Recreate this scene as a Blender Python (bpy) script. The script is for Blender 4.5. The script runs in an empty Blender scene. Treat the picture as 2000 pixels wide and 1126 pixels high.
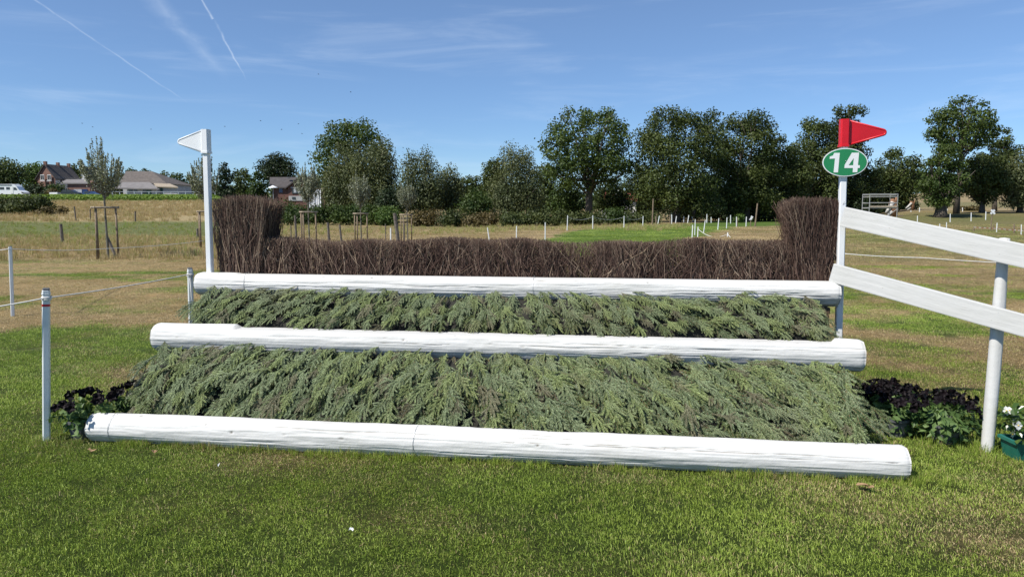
import bpy, math, random
import numpy as np
from mathutils import Vector, Matrix, Euler

random.seed(7)
RNG = np.random.default_rng(11)
SC = bpy.context.scene
COL = SC.collection
PI = math.pi
R = math.radians

# ------------------------------------------------------------------ camera
EYE = 1.65
FPX, CX, CY = 1400.0, 1000.0, 563.0          # lens in pixels of the 2000 px wide photograph
PITCH = math.atan((CY - 413.0) / FPX)        # horizon at row 413
cam = bpy.data.cameras.new('camera')
cam.sensor_width = 36.0
cam.lens = 36.0 * FPX / 2000.0
cam.clip_start, cam.clip_end = 0.05, 4000.0
cam_o = bpy.data.objects.new('camera', cam)
COL.objects.link(cam_o)
cam_o.location = (0, 0, EYE)
cam_o.rotation_euler = (PI / 2 - PITCH, 0, 0)
SC.camera = cam_o

# ------------------------------------------------------------------ light
SUN_EL = R(51.0)
TO_SUN_H = Vector((-0.84, -0.54)).normalized()
TO_SUN = Vector((TO_SUN_H.x * math.cos(SUN_EL), TO_SUN_H.y * math.cos(SUN_EL), math.sin(SUN_EL)))
sun = bpy.data.lights.new('sun', 'SUN')
sun.energy = 5.0
sun.angle = R(0.53)
sun.color = (1.0, 0.955, 0.88)
sun_o = bpy.data.objects.new('sun', sun)
COL.objects.link(sun_o)
sun_o.rotation_euler = (-TO_SUN).to_track_quat('-Z', 'Y').to_euler()
sun_o.location = (-20, -15, 30)

SC.view_settings.view_transform = 'Standard'
SC.view_settings.look = 'None'
SC.view_settings.exposure = 0.25
SC.view_settings.gamma = 1.0
SC.view_settings.use_curve_mapping = False
SC.render.engine = 'CYCLES'
SC.cycles.max_bounces = 6
SC.cycles.diffuse_bounces = 3
SC.cycles.glossy_bounces = 2
SC.cycles.transmission_bounces = 4
SC.cycles.transparent_max_bounces = 4
SC.cycles.caustics_reflective = False
SC.cycles.caustics_refractive = False

def ray(px, v):
    """direction through a point of the photograph"""
    a, b = (px - CX) / FPX, (CY - v) / FPX
    cp, sp = math.cos(PITCH), math.sin(PITCH)
    return np.array([a, cp + b * sp, -sp + b * cp])

def P(px, v, d):
    """point at world distance y = d"""
    r = ray(px, v)
    return np.array([0, 0, EYE]) + r * (d / r[1])

def PZ(px, v, z):
    """point at height z"""
    r = ray(px, v)
    return np.array([0, 0, EYE]) + r * ((z - EYE) / r[2])

# ------------------------------------------------------------------ world
world = bpy.data.worlds.new('World')
SC.world = world
world.use_nodes = True
nt = world.node_tree
nt.nodes.clear()
def N(tree, typ, **kw):
    n = tree.nodes.new(typ)
    for k, v in kw.items():
        if k == 'inp':
            for kk, vv in v.items():
                n.inputs[kk].default_value = vv
        else:
            setattr(n, k, v)
    return n
def Mth(tree, op, a, b=None, c=None, clamp=False):
    n = tree.nodes.new('ShaderNodeMath'); n.operation = op; n.use_clamp = clamp
    for i, x in enumerate((a, b, c)):
        if x is None: continue
        if isinstance(x, (int, float)): n.inputs[i].default_value = x
        else: tree.links.new(x, n.inputs[i])
    return n.outputs[0]
def Mix(tree, fac, a, b, typ='MIX'):
    n = tree.nodes.new('ShaderNodeMix'); n.data_type = 'RGBA'; n.blend_type = typ
    for i, x in ((0, fac), (6, a), (7, b)):
        if isinstance(x, (int, float)): n.inputs[i].default_value = x
        elif isinstance(x, (tuple, list)): n.inputs[i].default_value = (*x[:3], 1)
        else: tree.links.new(x, n.inputs[i])
    return n.outputs[2]
def Ramp(tree, val, a, b):
    """smooth 0..1 between a and b"""
    n = tree.nodes.new('ShaderNodeMapRange'); n.interpolation_type = 'SMOOTHSTEP'
    n.inputs[1].default_value = a; n.inputs[2].default_value = b
    tree.links.new(val, n.inputs[0])
    return n.outputs[0]

sky = N(nt, 'ShaderNodeTexSky', sky_type='NISHITA', sun_disc=False, sun_elevation=SUN_EL,
        sun_rotation=math.atan2(TO_SUN.x, TO_SUN.y) % (2 * PI), altitude=900, air_density=0.95, dust_density=0.0, ozone_density=3.4)
tc = N(nt, 'ShaderNodeTexCoord')
def dot_dir(vec):
    n = N(nt, 'ShaderNodeVectorMath', operation='DOT_PRODUCT')
    nt.links.new(tc.outputs['Generated'], n.inputs[0]); n.inputs[1].default_value = tuple(vec)
    return n.outputs['Value']
# thin high cloud, drawn out sideways
mp = N(nt, 'ShaderNodeMapping'); mp.inputs['Scale'].default_value = (2.2, 2.2, 17.0); mp.inputs['Rotation'].default_value = (0.04, 0.03, 0)
nt.links.new(tc.outputs['Generated'], mp.inputs[0])
nz = N(nt, 'ShaderNodeTexNoise', inp={'Scale': 1.6, 'Detail': 7.0, 'Roughness': 0.6, 'Distortion': 0.5})
nt.links.new(mp.outputs[0], nz.inputs['Vector'])
cirrus = Mth(nt, 'MULTIPLY', Ramp(nt, nz.outputs[0], 0.48, 0.80), 0.15)
mp2 = N(nt, 'ShaderNodeMapping'); mp2.inputs['Scale'].default_value = (1, 1, 3)
nt.links.new(tc.outputs['Generated'], mp2.inputs[0])
nzw = N(nt, 'ShaderNodeTexNoise', inp={'Scale': 24.0, 'Detail': 3.0})
nt.links.new(mp2.outputs[0], nzw.inputs['Vector'])
wob = Mth(nt, 'SUBTRACT', nzw.outputs[0], 0.5)
nzb = N(nt, 'ShaderNodeTexNoise', inp={'Scale': 60.0, 'Detail': 4.0})
nt.links.new(tc.outputs['Generated'], nzb.inputs['Vector'])
def contrail(p0, p1, w0, w1, strength, wobble, fade_end, fade_start=-0.3):
    """streak of ice cloud along a great circle between two sky directions"""
    a = Vector(ray(*p0)).normalized(); b = Vector(ray(*p1)).normalized()
    n = a.cross(b).normalized()
    e = (b - a); L = e.length; e = e.normalized()
    dist = Mth(nt, 'ABSOLUTE', Mth(nt, 'MULTIPLY_ADD', wob, wobble, dot_dir(n)))
    t = Mth(nt, 'DIVIDE', Mth(nt, 'SUBTRACT', dot_dir(e), a.dot(e)), L)
    w = Mth(nt, 'MULTIPLY_ADD', t, w1 - w0, w0)
    prof = Mth(nt, 'SUBTRACT', 1.0, Mth(nt, 'DIVIDE', dist, w), clamp=True)
    f = Mth(nt, 'MULTIPLY', Mth(nt, 'POWER', prof, 1.5), Mth(nt, 'MULTIPLY', Ramp(nt, t, 1.0, fade_end), Ramp(nt, t, fade_start - 0.4, fade_start)))
    f = Mth(nt, 'MULTIPLY', f, Ramp(nt, nzb.outputs[0], 0.15, 0.6))
    return Mth(nt, 'MULTIPLY', f, strength)
trails = [contrail((68, 0), (375, 207), 0.0017, 0.0013, 0.20, 0.004, 0.75),
          contrail((292, -8), (455, 160), 0.017, 0.010, 0.13, 0.02, 0.6),
          contrail((392, -4), (416, 38), 0.0015, 0.0025, 0.36, 0.002, 0.98),
          contrail((416, 34), (484, 162), 0.0024, 0.0012, 0.32, 0.006, 0.7, 0.38)]
fac = cirrus
for t in trails:
    fac = Mth(nt, 'ADD', fac, t, clamp=True)
low_air = Ramp(nt, dot_dir((0, 0, 1)), 0.38, 0.0)
tint = Mix(nt, low_air, Mix(nt, 1.0, sky.outputs[0], (0.97, 0.99, 1.04), 'MULTIPLY'), Mix(nt, 1.0, sky.outputs[0], (0.62, 0.76, 0.93), 'MULTIPLY'))
skyc = Mix(nt, fac, tint, (7.5, 8.3, 9.2))
bg = N(nt, 'ShaderNodeBackground', inp={'Strength': 0.112})
nt.links.new(skyc, bg.inputs[0])
wo = N(nt, 'ShaderNodeOutputWorld')
nt.links.new(bg.outputs[0], wo.inputs[0])

# ------------------------------------------------------------------ numeric helpers
def sstep(a, b, x):
    t = np.clip((np.asarray(x, float) - a) / (b - a), 0, 1)
    return t * t * (3 - 2 * t)
def vnoise(x, y, seed=0):
    x = np.asarray(x, float); y = np.asarray(y, float)
    xi = np.floor(x); yi = np.floor(y); xf = x - xi; yf = y - yi
    def h(a, b):
        s = np.sin(a * 127.1 + b * 311.7 + seed * 74.7) * 43758.5453
        return s - np.floor(s)
    u = xf * xf * (3 - 2 * xf); w = yf * yf * (3 - 2 * yf)
    return (h(xi, yi) * (1 - u) + h(xi + 1, yi) * u) * (1 - w) + (h(xi, yi + 1) * (1 - u) + h(xi + 1, yi + 1) * u) * w
def fbm(x, y, seed=0, o=4):
    s = 0; a = 0.5; t = 0
    for i in range(o):
        s = s + a * vnoise(x * 2 ** i, y * 2 ** i, seed + i * 3); t += a; a *= 0.55
    return s / t

def terrain(x, y):
    x = np.asarray(x, float); y = np.asarray(y, float)
    b = x / np.maximum(y, 8.0)
    wl = sstep(-0.33, -0.42, b)
    left = np.interp(y, [0, 55, 75, 100, 132, 172, 200, 400, 900], [0, 0, .75, 2.2, 3.85, 4.95, 5.2, 7.5, 9])
    mid = np.interp(y, [0, 125, 300, 900], [0, 0, 2.0, 7])
    dip = -0.36 * sstep(-0.42, -0.33, b) * sstep(0.05, -0.12, b) * sstep(26, 46, y) * sstep(100, 75, y)
    wr = sstep(0.44, 0.58, b)
    right = np.interp(y, [0, 60, 95, 106, 150, 220, 400, 900], [0, 0, .45, 1.35, 2.2, 5.2, 12, 16])
    z = left * wl + right * wr + mid * (1 - wl) * (1 - wr) + dip
    mound = 0.35 * np.exp(-((x - 11.5) / 3.2) ** 2 - ((y - 37) / 5.0) ** 2)
    rough = (fbm(x * .35, y * .35, 5, 3) - .5) * 0.10 * sstep(9, 30, y)
    return z + mound + rough
def tz(x, y):
    return float(terrain(np.array([x]), np.array([y]))[0])

# ------------------------------------------------------------------ mesh helpers
def mesh_np(name, V, F, attrs=None, smooth=False, mats=None, midx=None):
    """V (n,3); F a list of integer arrays (m,k)"""
    V = np.asarray(V, np.float32)
    F = [np.asarray(f, np.int32) for f in F if len(f)]
    me = bpy.data.meshes.new(name)
    me.vertices.add(len(V)); me.vertices.foreach_set('co', V.ravel())
    loops = np.concatenate([f.ravel() for f in F])
    sizes = np.concatenate([np.full(len(f), f.shape[1], np.int32) for f in F])
    starts = np.concatenate([[0], np.cumsum(sizes)[:-1]]).astype(np.int32)
    me.loops.add(len(loops)); me.loops.foreach_set('vertex_index', loops)
    me.polygons.add(len(sizes)); me.polygons.foreach_set('loop_start', starts)
    me.polygons.foreach_set('use_smooth', np.full(len(sizes), bool(smooth)))
    for m in (mats or []): me.materials.append(m)
    if midx is not None: me.polygons.foreach_set('material_index', np.asarray(midx, np.int32))
    me.update(calc_edges=True)
    for k, a in (attrs or {}).items():
        a = np.asarray(a, np.float32)
        if a.ndim == 1:
            at = me.attributes.new(k, 'FLOAT', 'POINT'); at.data.foreach_set('value', a)
        else:
            at = me.attributes.new(k, 'FLOAT_COLOR', 'POINT')
            at.data.foreach_set('color', np.concatenate([a, np.ones((len(a), 1), np.float32)], 1).ravel())
    return me

class MB:
    """collects shapes in world coordinates; build() links them as ONE mesh object"""
    def __init__(s): s.V = []; s.F = {}; s.n = 0; s.sh = []
    def add(s, V, F, shade=0.5):
        V = np.asarray(V, float).reshape(-1, 3)
        for f in F:
            s.F.setdefault(len(f), []).append([i + s.n for i in f])
        s.V.append(V); s.n += len(V); s.sh.append(np.full(len(V), shade))
        return s
    def addnp(s, V, Farr, shade=None):
        V = np.asarray(V, float).reshape(-1, 3); Farr = np.asarray(Farr) + s.n
        s.F.setdefault(Farr.shape[1], []).extend(Farr.tolist())
        s.V.append(V); s.n += len(V)
        s.sh.append(np.full(len(V), 0.5) if shade is None else np.asarray(shade, float))
        return s
    def box(s, c, size, rot=None, bev=0.0, shade=0.5):
        c = np.asarray(c, float); hx, hy, hz = [q / 2 for q in size]
        M = np.array(rot) if rot is not None else np.eye(3)
        if bev <= 0:
            V = [(x, y, z) for x in (-hx, hx) for y in (-hy, hy) for z in (-hz, hz)]
            F = [(0, 1, 3, 2), (4, 6, 7, 5), (0, 4, 5, 1), (2, 3, 7, 6), (0, 2, 6, 4), (1, 5, 7, 3)]
            return s.add(np.array(V) @ M.T + c, F, shade)
        b = min(bev, hx * .9, hy * .9, hz * .9)
        V = []; idx = {}
        for sx in (-1, 1):
            for sy in (-1, 1):
                for sz in (-1, 1):
                    for ax in range(3):
                        p = [sx * (hx - b), sy * (hy - b), sz * (hz - b)]
                        p[ax] = (sx, sy, sz)[ax] * (hx, hy, hz)[ax]
                        idx[(sx, sy, sz, ax)] = len(V); V.append(p)
        F = []
        for ax in range(3):
            o = [a for a in range(3) if a != ax]
            for sg in (-1, 1):
                def k(u, w):
                    t = [0, 0, 0]; t[ax] = sg; t[o[0]] = u; t[o[1]] = w
                    return idx[(*t, ax)]
                F.append((k(-1, -1), k(1, -1), k(1, 1), k(-1, 1)))
        for ax in range(3):
            o = [a for a in range(3) if a != ax]
            for u in (-1, 1):
                for w in (-1, 1):
                    def k(sg, face):
                        t = [0, 0, 0]; t[ax] = sg; t[o[0]] = u; t[o[1]] = w
                        return idx[(*t, face)]
                    F.append((k(-1, o[0]), k(1, o[0]), k(1, o[1]), k(-1, o[1])))
        for sx in (-1, 1):
            for sy in (-1, 1):
                for sz in (-1, 1):
                    F.append(tuple(idx[(sx, sy, sz, a)] for a in range(3)))
        return s.add(np.array(V) @ M.T + c, F, shade)
    def tube(s, pts, rad, sides=8, caps=True, shade=0.5, flat=None):
        pts = [np.asarray(p, float) for p in pts]; n = len(pts)
        rad = [rad] * n if np.isscalar(rad) else rad
        V = []
        up = None
        for i, p in enumerate(pts):
            d = pts[min(i + 1, n - 1)] - pts[max(i - 1, 0)]
            d = d / (np.linalg.norm(d) + 1e-9)
            if up is None:
                up = np.array([0, 0, 1.]) if abs(d[2]) < .9 else np.array([1., 0, 0])
            u = np.cross(d, up); u /= np.linalg.norm(u) + 1e-9
            w = np.cross(u, d); up = w
            for k in range(sides):
                a = 2 * PI * k / sides + PI / sides
                V.append(p + rad[i] * (math.cos(a) * u + math.sin(a) * w))
        F = []
        for i in range(n - 1):
            for k in range(sides):
                k2 = (k + 1) % sides
                F.append((i * sides + k, i * sides + k2, (i + 1) * sides + k2, (i + 1) * sides + k))
        if caps:
            F.append(tuple(range(sides))[::-1]); F.append(tuple((n - 1) * sides + k for k in range(sides)))
        return s.add(V, F, shade)
    def prism(s, poly, thick, frame, shade=0.5):
        """poly in 2D, extruded; frame = (origin, ux, uy, un)"""
        o, ux, uy, un = [np.asarray(q, float) for q in frame]
        n = len(poly)
        V = [o + ux * a + uy * b for a, b in poly] + [o + ux * a + uy * b + un * thick for a, b in poly]
        F = [tuple(range(n))[::-1], tuple(range(n, 2 * n))]
        F += [(i, (i + 1) % n, n + (i + 1) % n, n + i) for i in range(n)]
        return s.add(V, F, shade)
    def quad(s, a, b, c, d, shade=0.5):
        return s.add([a, b, c, d], [(0, 1, 2, 3)], shade)
    def lathe(s, c, prof, sides=16, shade=0.5):
        V = []; F = []; c = np.asarray(c, float)
        for r, z in prof:
            for k in range(sides):
                a = 2 * PI * k / sides
                V.append(c + np.array([r * math.cos(a), r * math.sin(a), z]))
        for i in range(len(prof) - 1):
            for k in range(sides):
                k2 = (k + 1) % sides
                F.append((i * sides + k, i * sides + k2, (i + 1) * sides + k2, (i + 1) * sides + k))
        F.append(tuple(range(sides))[::-1]); F.append(tuple((len(prof) - 1) * sides + k for k in range(sides)))
        return s.add(V, F, shade)
    def mesh(s, name, origin=(0, 0, 0), smooth=False):
        V = np.concatenate(s.V) - np.asarray(origin)
        return mesh_np(name, V, [np.array(f) for f in s.F.values()], {'shade': np.concatenate(s.sh)}, smooth)
    def build(s, name, mat, parent=None, origin=None, smooth=False):
        if origin is None:
            origin = world_loc(parent) if parent is not None else (0, 0, 0)
        me = s.mesh(name, origin, smooth)
        me.materials.append(mat)
        return link(name, me, parent, (0, 0, 0) if parent is not None else origin)

def world_loc(o):
    p = np.zeros(3)
    while o is not None:
        p = p + np.array(o.location); o = o.parent
    return p
def link(name, me, parent=None, loc=(0, 0, 0), rot=None, scale=None):
    o = bpy.data.objects.new(name, me)
    COL.objects.link(o)
    o.location = loc
    if rot is not None: o.rotation_euler = rot
    if scale is not None: o.scale = scale
    if parent is not None: o.parent = parent
    return o
def tag(o, label=None, cat=None, group=None, kind=None):
    if label: o['label'] = label
    if cat: o['category'] = cat
    if group: o['group'] = group
    if kind: o['kind'] = kind
    return o
def empty(name, loc, label, cat, group=None):
    o = bpy.data.objects.new(name, None)
    o.empty_display_size = 0.2
    COL.objects.link(o); o.location = tuple(float(q) for q in loc)
    return tag(o, label, cat, group)
def copy_tree(o, parent=None):
    c = o.copy(); COL.objects.link(c); c.parent = parent
    for ch in list(o.children): copy_tree(ch, c)
    return c
def rotz(a):
    c, s_ = math.cos(a), math.sin(a)
    return np.array([[c, -s_, 0], [s_, c, 0], [0, 0, 1.]])
def unit(v):
    v = np.asarray(v, float); return v / (np.linalg.norm(v) + 1e-12)

def batch_tubes(paths, radii, sides=3):
    """paths (N,K,3), radii (N,K) -> verts, quads"""
    paths = np.asarray(paths, float); n, k, _ = paths.shape
    d = paths[:, -1] - paths[:, 0]; d /= np.linalg.norm(d, axis=1, keepdims=True) + 1e-9
    ref = np.where(np.abs(d[:, 2:3]) < .8, np.array([[0, 0, 1.]]), np.array([[1., 0, 0]]))
    u = np.cross(d, ref); u /= np.linalg.norm(u, axis=1, keepdims=True) + 1e-9
    w = np.cross(u, d)
    ang = np.arange(sides) * 2 * PI / sides
    off = np.cos(ang)[None, :, None] * u[:, None] + np.sin(ang)[None, :, None] * w[:, None]     # N,S,3
    V = paths[:, :, None] + radii[:, :, None, None] * off[:, None]                               # N,K,S,3
    idx = np.arange(n * k * sides).reshape(n, k, sides)
    a = idx[:, :-1]; b = idx[:, 1:]
    F = np.stack([a, np.roll(a, -1, 2), np.roll(b, -1, 2), b], -1).reshape(-1, 4)
    return V.reshape(-1, 3), F

def kites(C, Nrm, L, W, rng, axis=None, fold=0.0):
    """leaf faces: centres C, normals Nrm, lengths, widths"""
    n = len(C)
    Nrm = Nrm / (np.linalg.norm(Nrm, axis=1, keepdims=True) + 1e-9)
    a = rng.normal(size=(n, 3)) if axis is None else axis
    a = a - (a * Nrm).sum(1, keepdims=True) * Nrm
    a /= np.linalg.norm(a, axis=1, keepdims=True) + 1e-9
    b = np.cross(Nrm, a)
    L = np.broadcast_to(L, (n,))[:, None]; W = np.broadcast_to(W, (n,))[:, None]
    V = np.stack([C - a * L * .5, C + b * W * .5 - a * L * .05 + Nrm * W * fold, C + a * L * .5, C - b * W * .5 - a * L * .05 + Nrm * W * fold], 1)
    F = np.arange(4 * n).reshape(n, 4)
    return V.reshape(-1, 3), F

# ------------------------------------------------------------------ materials
MATS = {}
def material(name):
    m = bpy.data.materials.new(name); m.use_nodes = True
    t = m.node_tree
    b = t.nodes['Principled BSDF']
    MATS[name] = m
    return m, t, b
def noise(t, scale, detail=4, rough=.55, vec=None, dist=0.0, coord='Object'):
    n = N(t, 'ShaderNodeTexNoise', inp={'Scale': scale, 'Detail': detail, 'Roughness': rough, 'Distortion': dist})
    if vec is None:
        c = t.nodes.get('TC') or N(t, 'ShaderNodeTexCoord', name='TC')
        vec = c.outputs[coord]
    t.links.new(vec, n.inputs['Vector'])
    return n.outputs[0]
def mapped(t, scale, coord='Object'):
    c = t.nodes.get('TC') or N(t, 'ShaderNodeTexCoord', name='TC')
    m = N(t, 'ShaderNodeMapping'); m.inputs['Scale'].default_value = scale
    t.links.new(c.outputs[coord], m.inputs[0])
    return m.outputs[0]
def bump(t, b, h, strength=.4, dist=.01):
    n = N(t, 'ShaderNodeBump', inp={'Strength': strength, 'Distance': dist})
    t.links.new(h, n.inputs['Height']); t.links.new(n.outputs[0], b.inputs['Normal'])
def simple(name, col, rough=.6, var=.12, scale=8, bmp=0.0, metallic=0.0, spec=.4):
    m, t, b = material(name)
    f = noise(t, scale, 5)
    c = Mix(t, Ramp(t, f, .3, .7), tuple(q * (1 - var) for q in col), tuple(min(1, q * (1 + var)) for q in col))
    t.links.new(c, b.inputs['Base Color'])
    b.inputs['Roughness'].default_value = rough
    b.inputs['Metallic'].default_value = metallic
    b.inputs['Specular IOR Level'].default_value = spec
    if bmp: bump(t, b, noise(t, scale * 6, 4), bmp, .004)
    return m
def shade_attr(t, name='shade'):
    return N(t, 'ShaderNodeAttribute', attribute_name=name).outputs['Fac']
def leafy(name, dark, light, trans=.25, rough=.55, spec=.25, big=0.0, sat_noise=.25):
    """foliage: per-leaf tone from the 'shade' attribute"""
    m, t, b = material(name)
    s = shade_attr(t)
    c = Mix(t, s, dark, light)
    if sat_noise:
        f = noise(t, sat_noise, 3)
        c = Mix(t, Mth(t, 'MULTIPLY', Ramp(t, f, .35, .7), .45), c, tuple((a + bq) * .5 * k for a, bq, k in zip(dark, light, (1.35, 1.12, .8))))
    t.links.new(c, b.inputs['Base Color'])
    b.inputs['Roughness'].default_value = rough
    b.inputs['Specular IOR Level'].default_value = spec
    tr = N(t, 'ShaderNodeBsdfTranslucent')
    t.links.new(Mix(t, 1.0, c, (1.2, 1.25, .6), 'MULTIPLY'), tr.inputs[0])
    mx = N(t, 'ShaderNodeMixShader', inp={0: trans})
    t.links.new(b.outputs[0], mx.inputs[1]); t.links.new(tr.outputs[0], mx.inputs[2])
    t.links.new(mx.outputs[0], t.nodes['Material Output'].inputs[0])
    return m

def white_wood(name, along=(1.2, 26, 26), bare=True, tone=.64):
    m, t, b = material(name)
    v = mapped(t, along)
    g = noise(t, 1.0, 8, .65, v, .3)
    blot = noise(t, 3.0, 4)
    fine = noise(t, 60.0, 3)
    c = Mix(t, Ramp(t, blot, .35, .75), (tone, tone * .99, tone * .955), (tone * .93, tone * .92, tone * .87))
    c = Mix(t, Mth(t, 'MULTIPLY', Ramp(t, g, .60, .74), .12), c, (.52, .50, .46))
    if bare:
        wear_crack_shade = shade_attr(t, 'wear_crack_shade')
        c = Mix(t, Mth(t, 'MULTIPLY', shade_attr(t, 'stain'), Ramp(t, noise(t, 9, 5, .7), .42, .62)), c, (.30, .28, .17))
        c = Mix(t, Mth(t, 'MULTIPLY', Ramp(t, noise(t, 1.7, 6, .7), .60, .72), .22), c, (.42, .39, .32))
        c = Mix(t, wear_crack_shade, c, (.17, .15, .12))  # bare wood on knots and ends; in the cracks, shade put into the colour
        sp = noise(t, 34.0, 2)
        c = Mix(t, Mth(t, 'MULTIPLY', Ramp(t, sp, .74, .80), .5), c, (.3, .27, .22))
    t.links.new(c, b.inputs['Base Color'])
    b.inputs['Roughness'].default_value = .62
    b.inputs['Specular IOR Level'].default_value = .3
    h = Mth(t, 'ADD', Mth(t, 'MULTIPLY', g, 1.0), Mth(t, 'ADD', Mth(t, 'MULTIPLY', fine, .25), Mth(t, 'MULTIPLY', noise(t, 14, 5, .6), .9)))
    if name == 'painted_plank':
        wv = N(t, 'ShaderNodeTexWave', wave_type='BANDS', bands_direction='Z', inp={'Scale': 5.0, 'Distortion': 14.0, 'Detail': 4.0, 'Detail Scale': .5})
        t.links.new(mapped(t, (.55, 1, 1.6)), wv.inputs['Vector'])
        h = Mth(t, 'ADD', Mth(t, 'MULTIPLY', h, .6), Mth(t, 'MULTIPLY', wv.outputs[0], .16))
    bump(t, b, h, .38, .008)
    return m

M_LOG = white_wood('painted_log')
M_PLANK = white_wood('painted_plank', (2.0, 40, 40), bare=True, tone=.59)
M_WPOST = white_wood('painted_round_post', (30, 30, 1.4), bare=True, tone=.62)
M_WHITE = simple('white_plastic', (.80, .81, .81), .38, .03, 4, .05)
M_WHITE2 = simple('weathered_white_plastic', (.74, .76, .75), .45, .06, 6, .05)
M_RED = simple('red_plastic', (.62, .012, .022), .38, .06, 6, .04)
M_GREEN = simple('green_sign', (.022, .23, .085), .4, .06, 5)
M_SIGNW = simple('white_sign_print', (.80, .81, .80), .4, .03, 5)
M_REDTAPE = simple('red_tape', (.55, .02, .03), .5, .05, 5)
M_ROPE = simple('white_rope', (.72, .70, .66), .7, .12, 40, .3)
M_STEEL = simple('steel', (.45, .46, .47), .4, .1, 12, 0, .8)
M_ALU = simple('aluminium', (.62, .63, .63), .38, .1, 6, 0, .35)
M_DWOOD = simple('weathered_wood', (.135, .115, .095), .85, .35, 7, .5)
M_POLE = simple('round_pine_pole', (.20, .150, .100), .8, .3, 9, .4)
M_POLEL = simple('pale_pine_rail', (.36, .30, .22), .8, .25, 9, .4)
M_FRAME = simple('brown_timber', (.13, .085, .05), .8, .3, 5, .4)
M_DARKBOARD = simple('dark_backing_board', (.025, .024, .018), .9, .3, 6, .3)
M_POTG = simple('dark_grey_pot', (.10, .105, .11), .5, .1, 9, .1)
M_POTGREEN = simple('green_planter', (.018, .135, .095), .45, .1, 9, .1)
M_SOIL = simple('potting_soil', (.03, .022, .016), .95, .3, 30, .6)
M_BRICK = simple('brick_wall', (.22, .125, .095), .85, .18, 2.2, .3)
M_BRICK2 = simple('dark_brick_wall', (.15, .075, .06), .85, .2, 2.2, .3)
M_RENDER = simple('white_render', (.72, .71, .68), .8, .06, 1.0)
M_GREYWALL = simple('grey_render', (.42, .42, .41), .8, .08, 1.0)
def roofmat(name, col):
    m, t, b = material(name)
    w = N(t, 'ShaderNodeTexWave', wave_type='BANDS', bands_direction='Z', inp={'Scale': 3.0, 'Distortion': .6, 'Detail': 2.0})
    t.links.new(N(t, 'ShaderNodeTexCoord', name='TC').outputs['Object'], w.inputs['Vector'])
    f = noise(t, 1.6, 6, .7)
    c = Mix(t, Ramp(t, f, .3, .75), tuple(q * .72 for q in col), tuple(q * 1.3 for q in col))
    t.links.new(c, b.inputs['Base Color']); b.inputs['Roughness'].default_value = .85
    bump(t, b, w.outputs[0], .5, .05)
    return m
M_ROOF = roofmat('dark_tile_roof', (.075, .066, .063))
M_ROOF2 = roofmat('mossy_tile_roof', (.125, .105, .09))
M_ROOFG = simple('grey_sheet_roof', (.20, .185, .175), .75, .12, .8)
M_ROOFR = roofmat('red_tile_roof', (.28, .08, .05))
M_GLASS = simple('dark_window_glass', (.03, .035, .04), .12, .1, 2, 0, 0, .6)
M_BLIND = simple('pale_window_blind', (.42, .44, .46), .6, .05, 2)
M_FRAMEW = simple('white_window_frame', (.78, .78, .76), .5, .03, 3)
M_GREENDOOR = simple('green_barn_door', (.03, .10, .075), .6, .1, 2)
M_GARAGE = simple('grey_garage_door', (.46, .49, .52), .5, .05, 1)
M_CARW = simple('white_car_paint', (.78, .79, .80), .25, .03, 1, 0, 0, .6)
M_CARB = simple('black_car_paint', (.015, .016, .02), .2, .05, 1, 0, 0, .7)
M_CARBLUE = simple('blue_car_paint', (.03, .06, .16), .25, .05, 1, 0, 0, .6)
M_TYRE = simple('rubber_tyre', (.02, .02, .02), .8, .1, 5)
M_TARP = simple('white_tarpaulin', (.78, .79, .80), .6, .08, 2.5, .6)
M_PARASOL = simple('dark_parasol_cloth', (.03, .03, .035), .8, .2, 8, .3)
M_BIRD = simple('dark_bird', (.02, .02, .022), .8, .1, 5)
M_BARK = simple('tree_bark', (.085, .07, .055), .9, .35, 5, .6)
M_BARKG = simple('young_smooth_bark', (.15, .14, .11), .85, .25, 9, .3)
M_HORSEB = simple('brown_timber_sculpture', (.20, .10, .05), .7, .3, 3, .3)
M_TAPER = simple('faded_red_tape', (.36, .12, .09), .6)
M_TAPEW = simple('faded_white_tape', (.50, .47, .42), .6)
M_SCAF = simple('dull_scaffold_metal', (.36, .36, .34), .5, .15, 6, 0, .3)
M_DRYLEAF = simple('dry_leaf', (.30, .19, .10), .8, .3, 40, .3)

M_OAK = leafy('oak_leaves', (.022, .040, .011), (.100, .130, .036), .22)
M_ASH = leafy('ash_leaves', (.028, .055, .014), (.110, .155, .038), .28)
M_LIME = leafy('light_green_leaves', (.040, .080, .018), (.125, .190, .045), .28)
M_WILLOW = leafy('willow_leaves', (.046, .064, .026), (.150, .172, .078), .22)
M_DARKLEAF = leafy('dark_evergreen_leaves', (.014, .026, .011), (.040, .062, .024), .15)
M_HEDGE = leafy('hedge_leaves', (.022, .044, .011), (.080, .120, .028), .25)
M_BRAMBLE = leafy('bramble_leaves', (.030, .046, .014), (.095, .115, .035), .22)
M_RUSSET = leafy('russet_bramble_leaves', (.060, .052, .022), (.150, .115, .045), .2)
M_SILVER = leafy('silver_poplar_leaves', (.085, .105, .060), (.420, .450, .350), .2, .45, .4)
M_CROP = leafy('crop_leaves', (.070, .135, .022), (.270, .370, .075), .3)
M_PETLEAF = leafy('petunia_leaves', (.045, .095, .024), (.160, .240, .075), .25, .5, .3, sat_noise=0)
M_BLACKBLOOM = leafy('black_petunia_petals', (.003, .002, .0025), (.009, .005, .007), .03, .6, .2, sat_noise=0)
M_BEGLEAF = leafy('begonia_leaves', (.040, .085, .018), (.110, .170, .040), .2, .3, .5, sat_noise=0)
M_WBLOOM = leafy('white_begonia_petals', (.70, .70, .66), (.84, .84, .82), .2, .5, .2, sat_noise=0)
M_YELLOW = simple('yellow_stamens', (.65, .42, .05), .7, .1, 30)

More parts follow.
